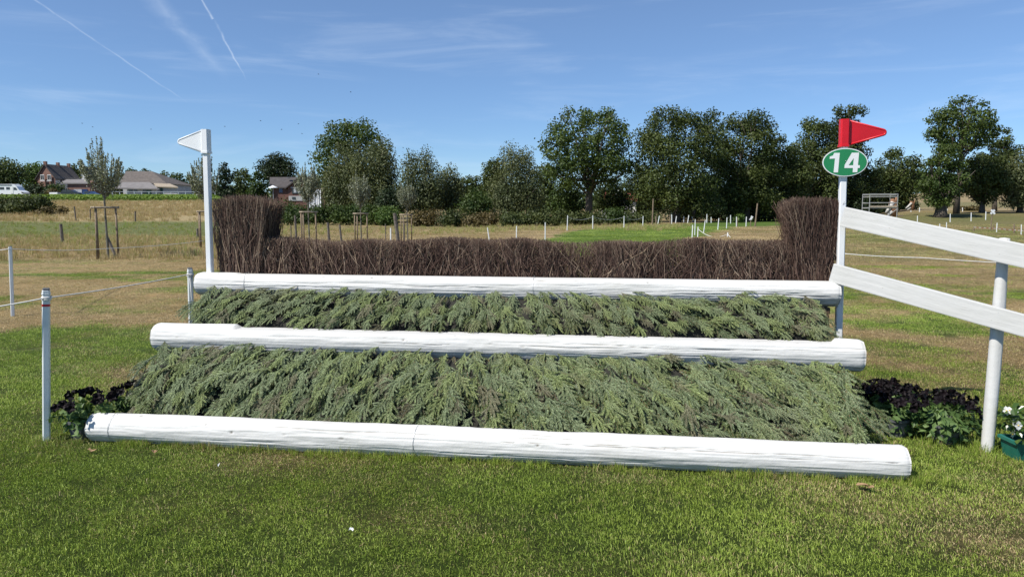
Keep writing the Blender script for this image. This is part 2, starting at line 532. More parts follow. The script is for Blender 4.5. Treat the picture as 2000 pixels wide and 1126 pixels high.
def twig_mat():
    m, t, b = material('brushwood_twigs')
    s = shade_attr(t)
    rmp = N(t, 'ShaderNodeValToRGB')
    e = rmp.color_ramp.elements
    e[0].position = 0; e[0].color = (.036, .020, .016, 1)
    e[1].position = 1; e[1].color = (.34, .25, .17, 1)
    for p, c in ((.35, (.080, .047, .036)), (.7, (.150, .097, .074)), (.88, (.300, .225, .165))):
        el = e.new(p); el.color = (*c, 1)
    t.links.new(s, rmp.inputs[0]); t.links.new(rmp.outputs[0], b.inputs['Base Color'])
    b.inputs['Roughness'].default_value = .8; b.inputs['Specular IOR Level'].default_value = .2
    return m
M_TWIG = twig_mat()

def fir_mat():
    m, t, b = material('fir_needles')
    s = shade_attr(t)
    oi = N(t, 'ShaderNodeObjectInfo')
    c = Mix(t, s, (.026, .050, .014), (.390, .480, .250))
    # whole branches differ: fresh yellow-green, blue-green, a few browned
    c2 = Mix(t, s, (.036, .064, .010), (.440, .530, .180))
    c3 = Mix(t, s, (.044, .038, .022), (.290, .265, .180))
    wn = N(t, 'ShaderNodeTexWhiteNoise', noise_dimensions='1D')
    t.links.new(shade_attr(t, 'branch'), wn.inputs['W'])
    rnd = Mth(t, 'FRACT', Mth(t, 'ADD', oi.outputs['Random'], wn.outputs['Value']))
    c = Mix(t, Mth(t, 'MULTIPLY', Ramp(t, rnd, .3, .8), .8), c, c2)
    c = Mix(t, Mth(t, 'MULTIPLY', Ramp(t, rnd, .86, .93), .8), c, c3)
    gz = N(t, 'ShaderNodeNewGeometry')
    big = noise(t, .9, 3, .5, gz.outputs['Position'])
    c = Mix(t, Mth(t, 'MULTIPLY', Ramp(t, big, .55, .75), .40), c, c3)
    t.links.new(c, b.inputs['Base Color'])
    b.inputs['Roughness'].default_value = .5; b.inputs['Specular IOR Level'].default_value = .35
    return m
M_FIR = fir_mat()
M_FIRSTEM = simple('fir_stem_bark', (.22, .14, .075), .8, .25, 20)

def grass_mat(name, tall=False):
    m, t, b = material(name)
    s = shade_attr(t)                                   # per blade
    h = shade_attr(t, 'height')                         # 0 root, 1 tip
    dry = N(t, 'ShaderNodeAttribute', attribute_type='INSTANCER', attribute_name='dry').outputs['Fac']
    g = N(t, 'ShaderNodeNewGeometry')
    pn = noise(t, 1.3, 5, .6, g.outputs['Position'])
    pn2 = noise(t, .45, 3, .5, g.outputs['Position'])
    pf = noise(t, 9.0, 3, .6, g.outputs['Position'])
    green = Mix(t, s, (.140, .210, .024), (.430, .530, .098))
    green = Mix(t, Ramp(t, pn2, .35, .68), green, Mix(t, s, (.125, .195, .024), (.350, .455, .080)))
    blue = Mix(t, s, (.130, .175, .050), (.350, .410, .160))
    green = Mix(t, Mth(t, 'MULTIPLY', Ramp(t, pn, .52, .70), .55), green, blue)
    straw = Mix(t, s, (.280, .200, .095), (.640, .490, .275))
    k = Mth(t, 'ADD', Mth(t, 'MULTIPLY_ADD', Mth(t, 'SUBTRACT', pn, .5), .9, dry), Mth(t, 'MULTIPLY', Mth(t, 'SUBTRACT', pf, .5), .7))
    wn = N(t, 'ShaderNodeTexWhiteNoise', noise_dimensions='1D')
    t.links.new(Mth(t, 'MULTIPLY', s, 917.3), wn.inputs['W'])
    f = Ramp(t, Mth(t, 'SUBTRACT', k, wn.outputs['Value']), -.12, .12)
    c = Mix(t, f, green, straw)
    t.links.new(c, b.inputs['Base Color'])
    b.inputs['Roughness'].default_value = .5; b.inputs['Specular IOR Level'].default_value = .3
    tr = N(t, 'ShaderNodeBsdfTranslucent'); t.links.new(Mix(t, 1.0, c, (1.15, 1.2, .7), 'MULTIPLY'), tr.inputs[0])
    mx = N(t, 'ShaderNodeMixShader', inp={0: .20})
    t.links.new(b.outputs[0], mx.inputs[1]); t.links.new(tr.outputs[0], mx.inputs[2])
    t.links.new(mx.outputs[0], t.nodes['Material Output'].inputs[0])
    return m
M_GRASS = grass_mat('grass_blades')

def ground_mat():
    m, t, b = material('meadow_ground')
    col = N(t, 'ShaderNodeAttribute', attribute_name='gcol').outputs['Color']
    g = N(t, 'ShaderNodeNewGeometry'); p = g.outputs['Position']
    a = noise(t, 3.2, 6, .65, p)
    a2 = noise(t, 16., 5, .7, p)
    mp_ = N(t, 'ShaderNodeMapping'); mp_.inputs['Scale'].default_value = (.9, .22, 1); mp_.inputs['Rotation'].default_value = (0, 0, .25)
    t.links.new(p, mp_.inputs[0])
    a3 = noise(t, 1.0, 5, .6, mp_.outputs[0])
    c = Mix(t, Ramp(t, a, .32, .70), Mix(t, 1., col, (.66, .68, .62), 'MULTIPLY'), Mix(t, 1., col, (1.28, 1.24, 1.2), 'MULTIPLY'))
    c = Mix(t, Mth(t, 'MULTIPLY', Ramp(t, a2, .45, .75), .4), c, Mix(t, 1., col, (.5, .55, .45), 'MULTIPLY'))
    c = Mix(t, Mth(t, 'MULTIPLY', Ramp(t, a3, .5, .72), .35), c, Mix(t, 1., col, (1.25, 1.05, .9), 'MULTIPLY'))
    t.links.new(c, b.inputs['Base Color'])
    b.inputs['Roughness'].default_value = .95; b.inputs['Specular IOR Level'].default_value = .1
    bump(t, b, Mth(t, 'ADD', a, a2), .9, .06)
    return m
M_GROUND = ground_mat()

# ------------------------------------------------------------------ ground colours
def inside(poly, x, y):
    poly = np.asarray(poly); r = np.zeros(x.shape, bool); n = len(poly)
    j = n - 1
    for i in range(n):
        xi, yi = poly[i]; xj, yj = poly[j]
        c = ((yi > y) != (yj > y)) & (x < (xj - xi) * (y - yi) / (yj - yi + 1e-12) + xi)
        r ^= c; j = i
    return r
TRACK = [PZ(*q, 0)[:2] for q in ((1040, 474), (1107, 451), (1160, 447), (1256, 442.5), (1345, 436), (1420, 429), (1500, 422), (1530, 424),
         (1530, 440), (1440, 443.5), (1400, 450), (1378, 456), (1352, 470), (1335, 500), (960, 500))]
def dryness(x, y):
    """0 = watered green, 1 = straw; for the mown grass"""
    x = np.asarray(x, float); y = np.asarray(y, float)
    n1 = fbm(x * .55, y * .55, 3); n2 = fbm(x * .20 + y * .08, y * .62 + x * .05, 9); n3 = fbm(x * 1.6, y * 1.6, 21)
    base = 0.03 + .34 * sstep(.55, .72, n1) + .10 * sstep(.55, .7, n3)
    left = sstep(-2.0, -3.6, x) * sstep(7.4, 11.4, y + (n1 - .5) * 5 + (n3 - .5) * 3)
    d = base + left * (.64 + 1.7 * (n2 - .5) + .9 * (n3 - .5))
    right = sstep(2.2, 3.8, x + (n1 - .5) * 1.2)
    d = np.maximum(d, right * (.36 + .30 * sstep(5, 9, y) + 1.3 * (n2 - .5) + 1.3 * (n3 - .5)))
    far = sstep(8.0, 11.5, y + (n1 - .5) * 4 + (n3 - .5) * 2)
    d = np.maximum(d, far * (.66 + 1.6 * (n2 - .5) + .9 * (n3 - .5)))
    # worn patches by the front log and in the near right corner
    for px, v, r, a in ((560, 893, .30, .6), (1960, 1062, .22, .75), (930, 905, .2, .35), (1750, 985, .35, .3), (1930, 1000, .3, .4), (800, 1020, .25, .25)):
        q = PZ(px, v, 0)
        d = np.maximum(d, a * np.exp(-((x - q[0]) / (r * 1.8)) ** 2 - ((y - q[1]) / r) ** 2) * (.5 + n3))
    mid = sstep(7.5, 9.5, y) + right * sstep(4.2, 5.2, y)
    d = d + np.clip(mid, 0, 1) * (sstep(.30, .72, d) - d) * .8
    return np.clip(d, 0, 1)
def ground_colour(x, y):
    d = dryness(x, y)
    green = np.array([.085, .135, .025]); straw = np.array([.320, .235, .120])
    n = fbm(x * .12, y * .12, 31); n2 = fbm(x * .05 + 3, y * .25, 41)
    c = green + (straw - green) * d[..., None]
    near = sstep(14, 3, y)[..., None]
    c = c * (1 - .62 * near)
    b = x / np.maximum(y, 1)
    wl = sstep(-.30, -.34, b)
    def put(w, col):
        nonlocal c
        c = c + (np.array(col) - c) * w[..., None]
    # left side, going away: rough dry strip, green meadow, straw meadow, crop, farm yard
    put(wl * sstep(21, 26, y) * sstep(52, 46, y) * .8, (.250, .185, .095))
    put(wl * sstep(44, 50, y + (n - .5) * 8) * sstep(78, 70, y), (.135, .150, .060))
    put(wl * sstep(70, 77, y + (n - .5) * 6), (.330, .265, .150))
    put(wl * sstep(125, 127, y) * sstep(176, 172, y), (.13, .20, .04))
    put(wl * sstep(174, 178, y), (.20, .17, .13))
    # middle: dry pasture with bare soil
    wm = sstep(-.36, -.30, b) * sstep(.50, .40, b)
    put(wm * sstep(15, 30, y), (.245, .190, .100))
    put(wm * sstep(24, 30, y) * sstep(.50, .62, n2) * .6, (.300, .215, .135))
    put(wm * sstep(52, 60, y) * sstep(.38, .6, n) * .6, (.150, .140, .060))
    # right: meadow, greener in stripes
    wr = sstep(.40, .50, b)
    put(wr * sstep(13, 18, y), (.235, .180, .092))
    put(wr * sstep(22, 26, y) * sstep(.45, .6, n2) * .6, (.125, .135, .052))
    put(wr * sstep(36, 44, y) * sstep(70, 60, y) * .6, (.105, .125, .045))
    put(wr * sstep(70, 78, y) * sstep(120, 105, y) * .6, (.125, .135, .055))
    put(wr * sstep(128, 136, y) * .8, (.300, .235, .140))
    put(wr * sstep(150, 165, y) * sstep(205, 190, y) * .7, (.150, .150, .070))
    tr = inside(TRACK, x + (n - .5) * 3, y + (fbm(x * .3, y * .3, 77) - .5) * 4)
    put(tr.astype(float) * sstep(20, 26, y), (.088, .140, .030))
    return np.clip(c, 0, 1)

def build_ground():
    u = np.linspace(-1, 1, 380)
    xs = np.sinh(u * 5.6) / math.sinh(5.6) * 900
    ys = np.concatenate([np.linspace(-60, 1.4, 22)[:-1], 1.4 * 1.0205 ** np.arange(0, 320)])
    ys = ys[ys < 920]
    X, Y = np.meshgrid(xs, ys)
    Z = terrain(X, Y)
    V = np.stack([X, Y, Z], -1).reshape(-1, 3)
    h, w = X.shape
    i = np.arange(h * w).reshape(h, w)
    F = np.stack([i[:-1, :-1], i[:-1, 1:], i[1:, 1:], i[1:, :-1]], -1).reshape(-1, 4)
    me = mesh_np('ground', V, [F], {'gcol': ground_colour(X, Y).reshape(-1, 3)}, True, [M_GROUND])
    tag(link('ground', me), 'mown grass and dry pasture running back to the trees', 'ground', kind='structure')
build_ground()

# ------------------------------------------------------------------ grass (one mass, nobody could count it)
def blade_tile(name, n, size, hmin, hmax, wid, seed, lean=.6, mat=None, clump=False, flow=0.0):
    r = np.random.default_rng(seed)
    xy = r.uniform(-size / 2, size / 2, (n, 2))
    if clump: xy = r.normal(size=(n, 2)) * size * .22
    h = r.uniform(hmin, hmax, n) * (1 - .45 * r.random(n) ** 2)
    az = r.uniform(0, 2 * PI, n)
    ln = np.abs(r.normal(0, lean, n)).clip(0, 1.5)
    if flow:
        az = r.normal(0, 1 / flow, n)
        odd = r.random(n) < .02; h[odd] *= 1.7; ln[odd] = 1.25
    if clump: az = np.arctan2(xy[:, 1], xy[:, 0]) + r.normal(0, .7, n)
    dirh = np.stack([np.cos(az), np.sin(az)], 1)
    side = np.stack([-np.sin(az + r.normal(0, .8, n)), np.cos(az + r.normal(0, .8, n))], 1)
    side /= np.linalg.norm(side, axis=1, keepdims=True)
    w = wid * r.uniform(.7, 1.3, n)
    def pt(f, k):
        hor = dirh * (h * np.sin(ln * k) * f)[:, None]
        return np.concatenate([xy + hor, (h * np.cos(ln * k) * f)[:, None]], 1)
    s3 = np.concatenate([side, np.zeros((n, 1))], 1)
    b = pt(0, 0); m_ = pt(.55, .6); tp = pt(1, 1.0)
    V = np.stack([b - s3 * w[:, None] / 2, b + s3 * w[:, None] / 2, m_ + s3 * w[:, None] * .45, m_ - s3 * w[:, None] * .45, tp], 1).reshape(-1, 3)
    V[:, 2] -= .004
    i = np.arange(n)[:, None] * 5
    F4 = i + np.array([[0, 1, 2, 3]]); F3 = i + np.array([[3, 2, 4]])
    shade = np.repeat(r.random(n), 5); ht = np.tile([0, 0, .55, .55, 1], n)
    me = mesh_np(name, V, [F4, F3], {'shade': shade, 'height': ht}, False, [mat or M_GRASS])
    return bpy.data.objects.new(name, me)

def scatter(name, variants, pts, rot, scale, index, dry, label, cat, parent=None):
    """one object: the variants set out over the points by geometry nodes"""
    me = bpy.data.meshes.new(name)
    n = len(pts)
    me.vertices.add(n); me.vertices.foreach_set('co', np.asarray(pts, np.float32).ravel())
    for k, a, ty, key in (('rot', rot, 'FLOAT_VECTOR', 'vector'), ('scl', scale, 'FLOAT_VECTOR', 'vector'), ('idx', index, 'INT', 'value'), ('dry', dry, 'FLOAT', 'value')):
        at = me.attributes.new(k, ty, 'POINT')
        at.data.foreach_set(key, np.asarray(a, np.int32 if ty == 'INT' else np.float32).ravel())
    for v in variants:
        for mt in v.data.materials:
            if mt.name not in [q.name for q in me.materials]: me.materials.append(mt)
    o = link(name, me, parent)
    tag(o, label, cat, kind='stuff')
    src = bpy.data.collections.new(name + '_source')
    for v in variants: src.objects.link(v)
    ng = bpy.data.node_groups.new(name + '_nodes', 'GeometryNodeTree')
    ng.interface.new_socket('Geometry', in_out='INPUT', socket_type='NodeSocketGeometry')
    ng.interface.new_socket('Geometry', in_out='OUTPUT', socket_type='NodeSocketGeometry')
    gi = ng.nodes.new('NodeGroupInput'); go = ng.nodes.new('NodeGroupOutput')
    ci = ng.nodes.new('GeometryNodeCollectionInfo'); ci.inputs['Collection'].default_value = src
    ci.inputs['Separate Children'].default_value = True; ci.inputs['Reset Children'].default_value = True
    ip = ng.nodes.new('GeometryNodeInstanceOnPoints'); ip.inputs['Pick Instance'].default_value = True
    def attr(nm, ty):
        a = ng.nodes.new('GeometryNodeInputNamedAttribute'); a.data_type = ty; a.inputs['Name'].default_value = nm
        return a.outputs['Attribute']
    e2r = ng.nodes.new('FunctionNodeEulerToRotation')
    ng.links.new(attr('rot', 'FLOAT_VECTOR'), e2r.inputs[0])
    ng.links.new(gi.outputs[0], ip.inputs['Points']); ng.links.new(ci.outputs[0], ip.inputs['Instance'])
    ng.links.new(attr('idx', 'INT'), ip.inputs['Instance Index'])
    ng.links.new(e2r.outputs[0], ip.inputs['Rotation'])
    ng.links.new(attr('scl', 'FLOAT_VECTOR'), ip.inputs['Scale'])
    ng.links.new(ip.outputs[0], go.inputs[0])
    md = o.modifiers.new('scatter', 'NODES'); md.node_group = ng
    return o

def grass_points():
    pts = []; sc = []; dr = []
    for y0, y1, sp, s0 in ((2.0, 5.2, .17, 1.0), (5.2, 8.0, .21, 1.12), (8.0, 14.0, .30, 1.35), (14.0, 24.0, .48, 1.7), (24.0, 46.0, .85, 2.9), (46.0, 80.0, 1.5, 5.0)):
        ys = np.arange(y0, y1, sp)
        for y in ys:
            half = .80 * (y + 1.0) + .6
            xs = np.arange(-half, half, sp)
            q = np.stack([xs + RNG.uniform(-.5, .5, len(xs)) * sp, np.full(len(xs), y) + RNG.uniform(-.5, .5, len(xs)) * sp], 1)
            pts.append(q); sc.append(np.full(len(xs), s0))
    q = np.concatenate(pts); s0 = np.concatenate(sc)
    z = terrain(q[:, 0], q[:, 1])
    d = dryness(q[:, 0], q[:, 1])
    # left of the jump the long grass strip lies further out; the mown part gets shorter where dry
    hgt = s0 ** .4 * (1 - .35 * d) * (.55 + .5 * fbm(q[:, 0] * .9, q[:, 1] * .9, 55) + .55 * fbm(q[:, 0] * 3.1, q[:, 1] * 3.1, 57))
    far = q[:, 1] > 22
    gc = ground_colour(q[:, 0], q[:, 1])
    d = np.where(far, np.clip((gc[:, 0] / gc[:, 1] - .66) / .62, 0, 1), d)
    keep = ~(far & (q[:, 0] / q[:, 1] < -.345) & (q[:, 1] > 30))
    q, s0, hgt, d, z = q[keep], s0[keep], hgt[keep], d[keep], z[keep]
    n = len(q)
    return np.concatenate([q, z[:, None]], 1), np.stack([s0, s0, hgt], 1), d
tiles = [blade_tile('grass_tile', 470, .34, .014, .033, .0032, 100 + i, .75, flow=.9) for i in range(7)]
gp, gs, gd = grass_points()
n = len(gp)
scatter('grass', tiles, gp, np.stack([np.zeros(n), np.zeros(n), 6 * fbm(gp[:, 0] * .45, gp[:, 1] * .45, 66) + RNG.normal(0, .5, n)], 1), gs, RNG.integers(0, 7, n), gd,
        'short mown grass in front of and around the jump', 'grass')

# ------------------------------------------------------------------ the jump
def line_z(pl, pr, z):
    a, b = PZ(*pl, z), PZ(*pr, z)
    return a, b
FA, FB = PZ(169, 864, 0.0), PZ(1777, 944, 0.0)
RF, RM, RT = .108, .115, .104
ex = unit(FB - FA); ex[2] = 0; ex = unit(ex)
ey = np.array([-ex[1], ex[0], 0]); ez = np.array([0, 0, 1.])
FA = FA + ey * RF * .8 + ez * (RF - .012); FB = FB + ey * RF * .8 + ez * (RF - .012)
MA, MB_ = line_z((307, 657), (1682, 693), .63)
TA, TB = line_z((397, 552), (1641, 574), 1.02)
def frame_at(p):
    """coordinates in the frame of the jump: along, back, up, measured from the left end of the front log"""
    d = np.asarray(p) - FA
    return np.array([d @ ex, d @ ey, p[2]])
def W(a, b, c):
    return FA * np.array([1, 1, 0]) + ex * a + ey * b + ez * c
fL = frame_at(FB)[0]
mA, mB, tA, tB = frame_at(MA), frame_at(MB_), frame_at(TA), frame_at(TB)
my = (mA[1] + mB[1]) / 2; ty_ = (tA[1] + tB[1]) / 2
print('jump frame', fL, mA, mB, tA, tB)

jump = empty('cross_country_jump', W(fL / 2, .6, 0), 'wide cross-country jump of three white logs, fir branches and brown brushwood', 'jump')

def make_log(a0, a1, back, up, r, seed, flat=None, name='log'):
    rg = np.random.default_rng(seed)
    nx, na = 360, 150
    L = a1 - a0
    xs = np.linspace(0, 1, nx); ph = np.linspace(0, 2 * PI, na, endpoint=False)
    Xg, Pg = np.meshgrid(xs * L, ph, indexing='ij')
    rad = np.full_like(Xg, r)
    rad += (fbm(Xg * .9, np.cos(Pg) * 1.5 + 7, seed) - .5) * .020 + (fbm(Xg * .9 + 9, np.sin(Pg) * 1.5 + 7, seed + 1) - .5) * .020
    rad += (fbm(Xg * 7, np.cos(Pg) * 5 + np.sin(Pg) * 3, seed + 2) - .5) * .006
    rad += (vnoise(Xg * 1.6, Pg * 9.5, seed + 4) - .5) * .0035
    wear_crack_shade = np.zeros_like(Xg)
    # drying cracks along the grain
    for k in range(46):
        p0 = rg.uniform(-.4, PI + .4); x0 = rg.uniform(-.3, L); ln = rg.uniform(.3, 1.9)
        dep = rg.uniform(.004, .014); wd = rg.uniform(.016, .036)
        wander = .05 * np.sin(Xg * rg.uniform(1, 4) + rg.uniform(0, 6)) + .03 * np.sin(Xg * rg.uniform(6, 12)) + .06 * (vnoise(Xg * 3, np.full_like(Xg, k), seed) - .5)
        # the front of the log faces phase PI (towards -back)
        dphi = np.abs((Pg - (PI / 2 + p0) - wander + PI) % (2 * PI) - PI)
        along = sstep(x0, x0 + .15, Xg) * sstep(x0 + ln, x0 + ln - .25, Xg)
        rad -= dep * along * np.clip(1 - dphi / wd, 0, 1)
        wear_crack_shade = np.maximum(wear_crack_shade, .75 * along * np.clip(1.1 - dphi / (wd * .7), 0, 1) * (dep > .008))  # deeper cracks get a dark line painted in for their shade
    # knots and nail dents
    for k in range(13):
        p0 = PI / 2 + rg.uniform(.2, PI * .95); x0 = rg.uniform(.1, L - .1); s = rg.uniform(.004, .010)
        dd = np.sqrt((Xg - x0) ** 2 + (((Pg - p0 + PI) % (2 * PI) - PI) * r) ** 2)
        rad -= .007 * np.exp(-(dd / s) ** 2)
        rad += .0015 * np.exp(-((dd - s * 2.2) / (s)) ** 2)
        wear_crack_shade = np.maximum(wear_crack_shade, np.clip(1.4 - dd / (s * 1.0), 0, 1) * rg.uniform(.6, 1.0))
    endf = np.minimum(Xg, L - Xg)
    rad *= 1 - .10 * np.clip(1 - endf / .03, 0, 1) ** 2
    wear_crack_shade = np.maximum(wear_crack_shade, .35 * np.clip(1 - endf / .02, 0, 1) * (vnoise(Pg * 6, Xg * 30, seed + 8) > .6))
    cb = np.cos(Pg) * rad; cz = np.sin(Pg) * rad
    if flat:
        m_ = ((Xg > flat[0]) & (Xg < flat[1]))
        lim = r - flat[2]
        cz = np.where(m_ & (cz > lim), lim + (cz - lim) * .05, cz)
    V = W(0, 0, 0) + (a0 + Xg)[..., None] * ex + (back + cb)[..., None] * ey + (up + cz)[..., None] * ez
    V = V.reshape(-1, 3)
    i = np.arange(nx * na).reshape(nx, na)
    F = np.stack([i[:-1], i[1:], np.roll(i[1:], -1, 1), np.roll(i[:-1], -1, 1)], -1).reshape(-1, 4)[:, ::-1]
    c0 = len(V)
    V = np.concatenate([V, [W(a0 - .004, back, up)], [W(a1 + .004, back, up)]])
    e0 = np.stack([np.full(na, c0), i[0], np.roll(i[0], -1)], 1); e1 = np.stack([np.full(na, c0 + 1), np.roll(i[-1], -1), i[-1]], 1)
    wear_crack_shade = np.concatenate([wear_crack_shade.ravel(), [.2, .2]])
    org = W((a0 + a1) / 2, back, up)
    # mesh axes follow the log so that the grain texture runs along it
    Q = np.stack([ex, ey, ez], 0)
    me = mesh_np(name, (V - org) @ Q.T, [F, np.concatenate([e0, e1])], {'wear_crack_shade': wear_crack_shade, 'stain': np.concatenate([np.clip((-.45 - cz / r) * 2, 0, 1).ravel() * (.8 if up < .3 else .35), [0, 0]])}, True, [M_LOG])
    return link(name, me, jump, tuple(org - world_loc(jump)), (0, 0, math.atan2(ex[1], ex[0])))
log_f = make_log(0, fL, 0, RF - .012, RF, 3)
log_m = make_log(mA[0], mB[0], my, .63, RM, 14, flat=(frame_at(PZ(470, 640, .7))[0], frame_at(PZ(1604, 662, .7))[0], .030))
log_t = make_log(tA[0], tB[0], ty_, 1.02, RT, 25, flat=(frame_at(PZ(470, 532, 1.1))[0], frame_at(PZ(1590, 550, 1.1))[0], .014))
tag(log_f, 'white front log lying in the grass'); tag(log_m, 'white middle log with cracked ends'); tag(log_t, 'white top log under the brushwood')
def wire_band(lg, a, back, up, r, tilt=0):
    pts = []
    for k in range(25):
        an = 2 * PI * k / 24
        pts.append(W(a + tilt * math.cos(an), back + math.cos(an) * (r + .003), up + math.sin(an) * (r + .003)))
    MB().tube(pts, .0015, 4, False).build('wire_band', M_STEEL, lg, origin=world_loc(lg)).matrix_parent_inverse = Matrix.Rotation(-math.atan2(ex[1], ex[0]), 4, 'Z')
def along_px(px, v, z): return frame_at(PZ(px, v, z))[0]
wire_band(log_f, along_px(231, 830, .11), 0, RF - .012, RF, .0)
wire_band(log_f, along_px(815, 860, .11), 0, RF - .012, RF, .01)
wire_band(log_t, along_px(508, 550, 1.02), ty_, 1.02, RT, -.02)
wire_band(log_t, along_px(1047, 560, 1.02), ty_, 1.02, RT, 0)

# timber box frames under the logs (seen at the ends)
JR = rotz(math.atan2(ex[1], ex[0]))
for a in (mA[0] + .10, mB[0] - .14):
    MB().box(W(a, my + .02, .28), (.09, .12, .50), JR, .006).build('middle_support', M_DARKBOARD, jump)
for a in (tA[0] + .12, tB[0] - .10):
    MB().box(W(a, ty_ + .03, .43), (.07, .14, .85), JR, .006).build('top_support', M_FRAME, jump)
MB().box(W((tA[0] + tB[0]) / 2, ty_ + .02, .885), (tB[0] - tA[0] - .12, .13, .05), JR, .006).build('top_beam', M_FRAME, jump)
MB().box(W((tA[0] + tB[0]) / 2, ty_ + .30, .98), (tB[0] - tA[0] - .05, .44, .06), JR, .006).build('brush_shelf', M_FRAME, jump)
for a in (tA[0] + .15, (tA[0] + tB[0]) / 2, tB[0] - .15):
    MB().box(W(a, ty_ + .45, .475), (.10, .10, .95), JR, .006).build('rear_leg', M_FRAME, jump)

# --- fir branches
def fir_variant(name, seed, dens=1.0, wid=1.0):
    """flat spray: a stem with a few thick needled shoots on either side"""
    rg = np.random.default_rng(seed)
    L = rg.uniform(.36, .46)
    bend = rg.uniform(-.15, .15)
    axes = []          # (points along the axis, needle length, stem radius)
    def stem(t): return np.array([L * t, bend * t * t * L * 2, .02 * math.sin(PI * t) - .03 * t * t])
    axes.append((np.array([stem(t) for t in np.linspace(0, 1, 12)]), .020, .0032))
    k = int(rg.integers(3, 5))
    for i in range(k):
        t = .14 + .66 * (i + rg.uniform(-.15, .15)) / k
        for sd in (-1, 1):
            if rg.random() < .12: continue
            b = stem(t); ang = R(rg.uniform(18, 38)) * sd + bend * t * 2
            ln = (.17 * (1 - t) ** .7 + .065) * rg.uniform(.8, 1.2)
            up = rg.uniform(-.10, .22)
            pts = []
            for q in np.linspace(0, 1, 7):
                cur = .22 * q * sd
                pts.append(b + ln * q * np.array([math.cos(ang - cur), math.sin(ang - cur), up - .30 * q * q]))
            axes.append((np.array(pts), .018, .0022))
            if ln > .15:
                o = pts[2]; a2 = ang + sd * R(26); l2 = ln * .5
                axes.append((np.array([o + l2 * w * np.array([math.cos(a2), math.sin(a2), up * .6 - .2 * w]) for w in np.linspace(0, 1, 4)]), .016, .0016))
    C = []; Dv = []; Nn = []; Ln = []; sh = []
    zz = np.array([0, 0, 1.])
    for ai, (pts, nl, rr) in enumerate(axes):
        seg = np.linalg.norm(np.diff(pts, axis=0), axis=1); tot = seg.sum()
        cnt = max(5, int(tot / .0050 * dens))
        tt = (np.arange(cnt) + .5) / cnt * (len(pts) - 1)
        i0 = np.minimum(tt.astype(int), len(pts) - 2); f = (tt - i0)[:, None]
        o = pts[i0] * (1 - f) + pts[i0 + 1] * f
        ax = pts[i0 + 1] - pts[i0]; ax /= np.linalg.norm(ax, axis=1, keepdims=True)
        sidev = np.cross(zz, ax); sidev /= np.linalg.norm(sidev, axis=1, keepdims=True)
        m_ = len(o); f1 = tt / (len(pts) - 1)
        tone = rg.normal(0, .07)
        for row, lift in ((-1, .05), (1, .05), (-1, .55), (1, .55)):
            d = ax * rg.uniform(.40, .62, (m_, 1)) + sidev * row * (.9 - .35 * lift) + zz * (lift + rg.normal(0, .12, (m_, 1)))
            d /= np.linalg.norm(d, axis=1, keepdims=True)
            l = nl * rg.uniform(.85, 1.1, m_) * (1 - .35 * np.clip((f1 - .85) / .15, 0, 1)) * (.55 + .45 * np.clip(f1 / .15, 0, 1))
            C.append(o + d * l[:, None] * .5); Dv.append(d); Ln.append(l)
            Nn.append(zz * .8 - sidev * row * lift * .6 + rg.normal(0, .28, (m_, 3)))
            sh.append(np.clip(rg.normal(.42 + tone * 1.8, .20, m_) + .30 * (f1 - .5), 0, 1))
    C = np.concatenate(C); Dv = np.concatenate(Dv); Nn = np.concatenate(Nn); Ln = np.concatenate(Ln); sh = np.concatenate(sh)
    V, F = kites(C, Nn, Ln * 1.05, .0040 * wid, rg, axis=Dv)
    S = np.repeat(sh, 4)
    mi = [np.zeros(len(F), int)]; FF = [F]
    for pts, nl, rr in axes:
        v2, f2 = batch_tubes(pts[None], np.linspace(rr, rr * .45, len(pts))[None], 3)
        FF.append(f2 + len(V)); V = np.concatenate([V, v2]); S = np.concatenate([S, np.full(len(v2), .3)]); mi.append(np.ones(len(f2), int))
    return V, np.concatenate(FF), S, np.concatenate(mi)
fir_full = []
for i in range(9):
    V, F, S, mi = fir_variant('fir_branch', 300 + i)
    me = mesh_np('fir_branch', V, [F], {'shade': S, 'branch': np.zeros(len(V))}, False, [M_FIR, M_FIRSTEM], mi)
    fir_full.append(me)
fir_fill = [fir_variant('fir_fill', 360 + i, .8, 1.2) for i in range(5)]
fir_low = [fir_variant('fir_low', 330 + i, .55, 1.6) for i in range(6)]

def bank_surface(s, t, lo):
    """point and normal on a bank; s 0..1 along, t 0 top .. 1 bottom"""
    if lo:
        top_l, top_r = mA[0] + .06, mB[0] - .10
        bot_l, bot_r = .17, fL - .08
        yt, zt, yb, zb = my - .075, .545, .115, .105
        bul = .095
    else:
        top_l, top_r = tA[0] + .10, tB[0] - .16
        bot_l, bot_r = mA[0] + .12, mB[0] - .10
        yt, zt, yb, zb = ty_ - .075, .955, my + .10, .70
        bul = .055
    al = top_l + (top_r - top_l) * s; bl = bot_l + (bot_r - bot_l) * s
    tt = t
    a = al + (bl - al) * tt
    nx_, nz_ = (zt - zb), (yb - yt)
    nl = math.hypot(nx_, nz_); ny, nzv = -nx_ / nl, -nz_ / nl
    if nzv < 0: ny, nzv = -ny, -nzv
    b_ = bul * math.sin(PI * min(1, max(0, tt * .92 + .08))) ** .8
    edge = 1 - max(0, abs(s - .5) * 2 - .93) / .07 * .5
    b_ *= edge
    p = (a, yt + (yb - yt) * tt + ny * b_, zt + (zb - zt) * tt + nzv * b_)
    slope = unit(W((bl - al), (yb - yt), (zb - zt)) - W(0, 0, 0) + np.zeros(3))
    # direction of fall varies with the bulge
    dn = .35 * math.cos(PI * tt)
    nrm = unit(ey * ny + ez * nzv)
    nrm = unit(nrm - slope * (-dn) * .0 + slope * (tt - .45) * .55)
    return W(*p), nrm, slope

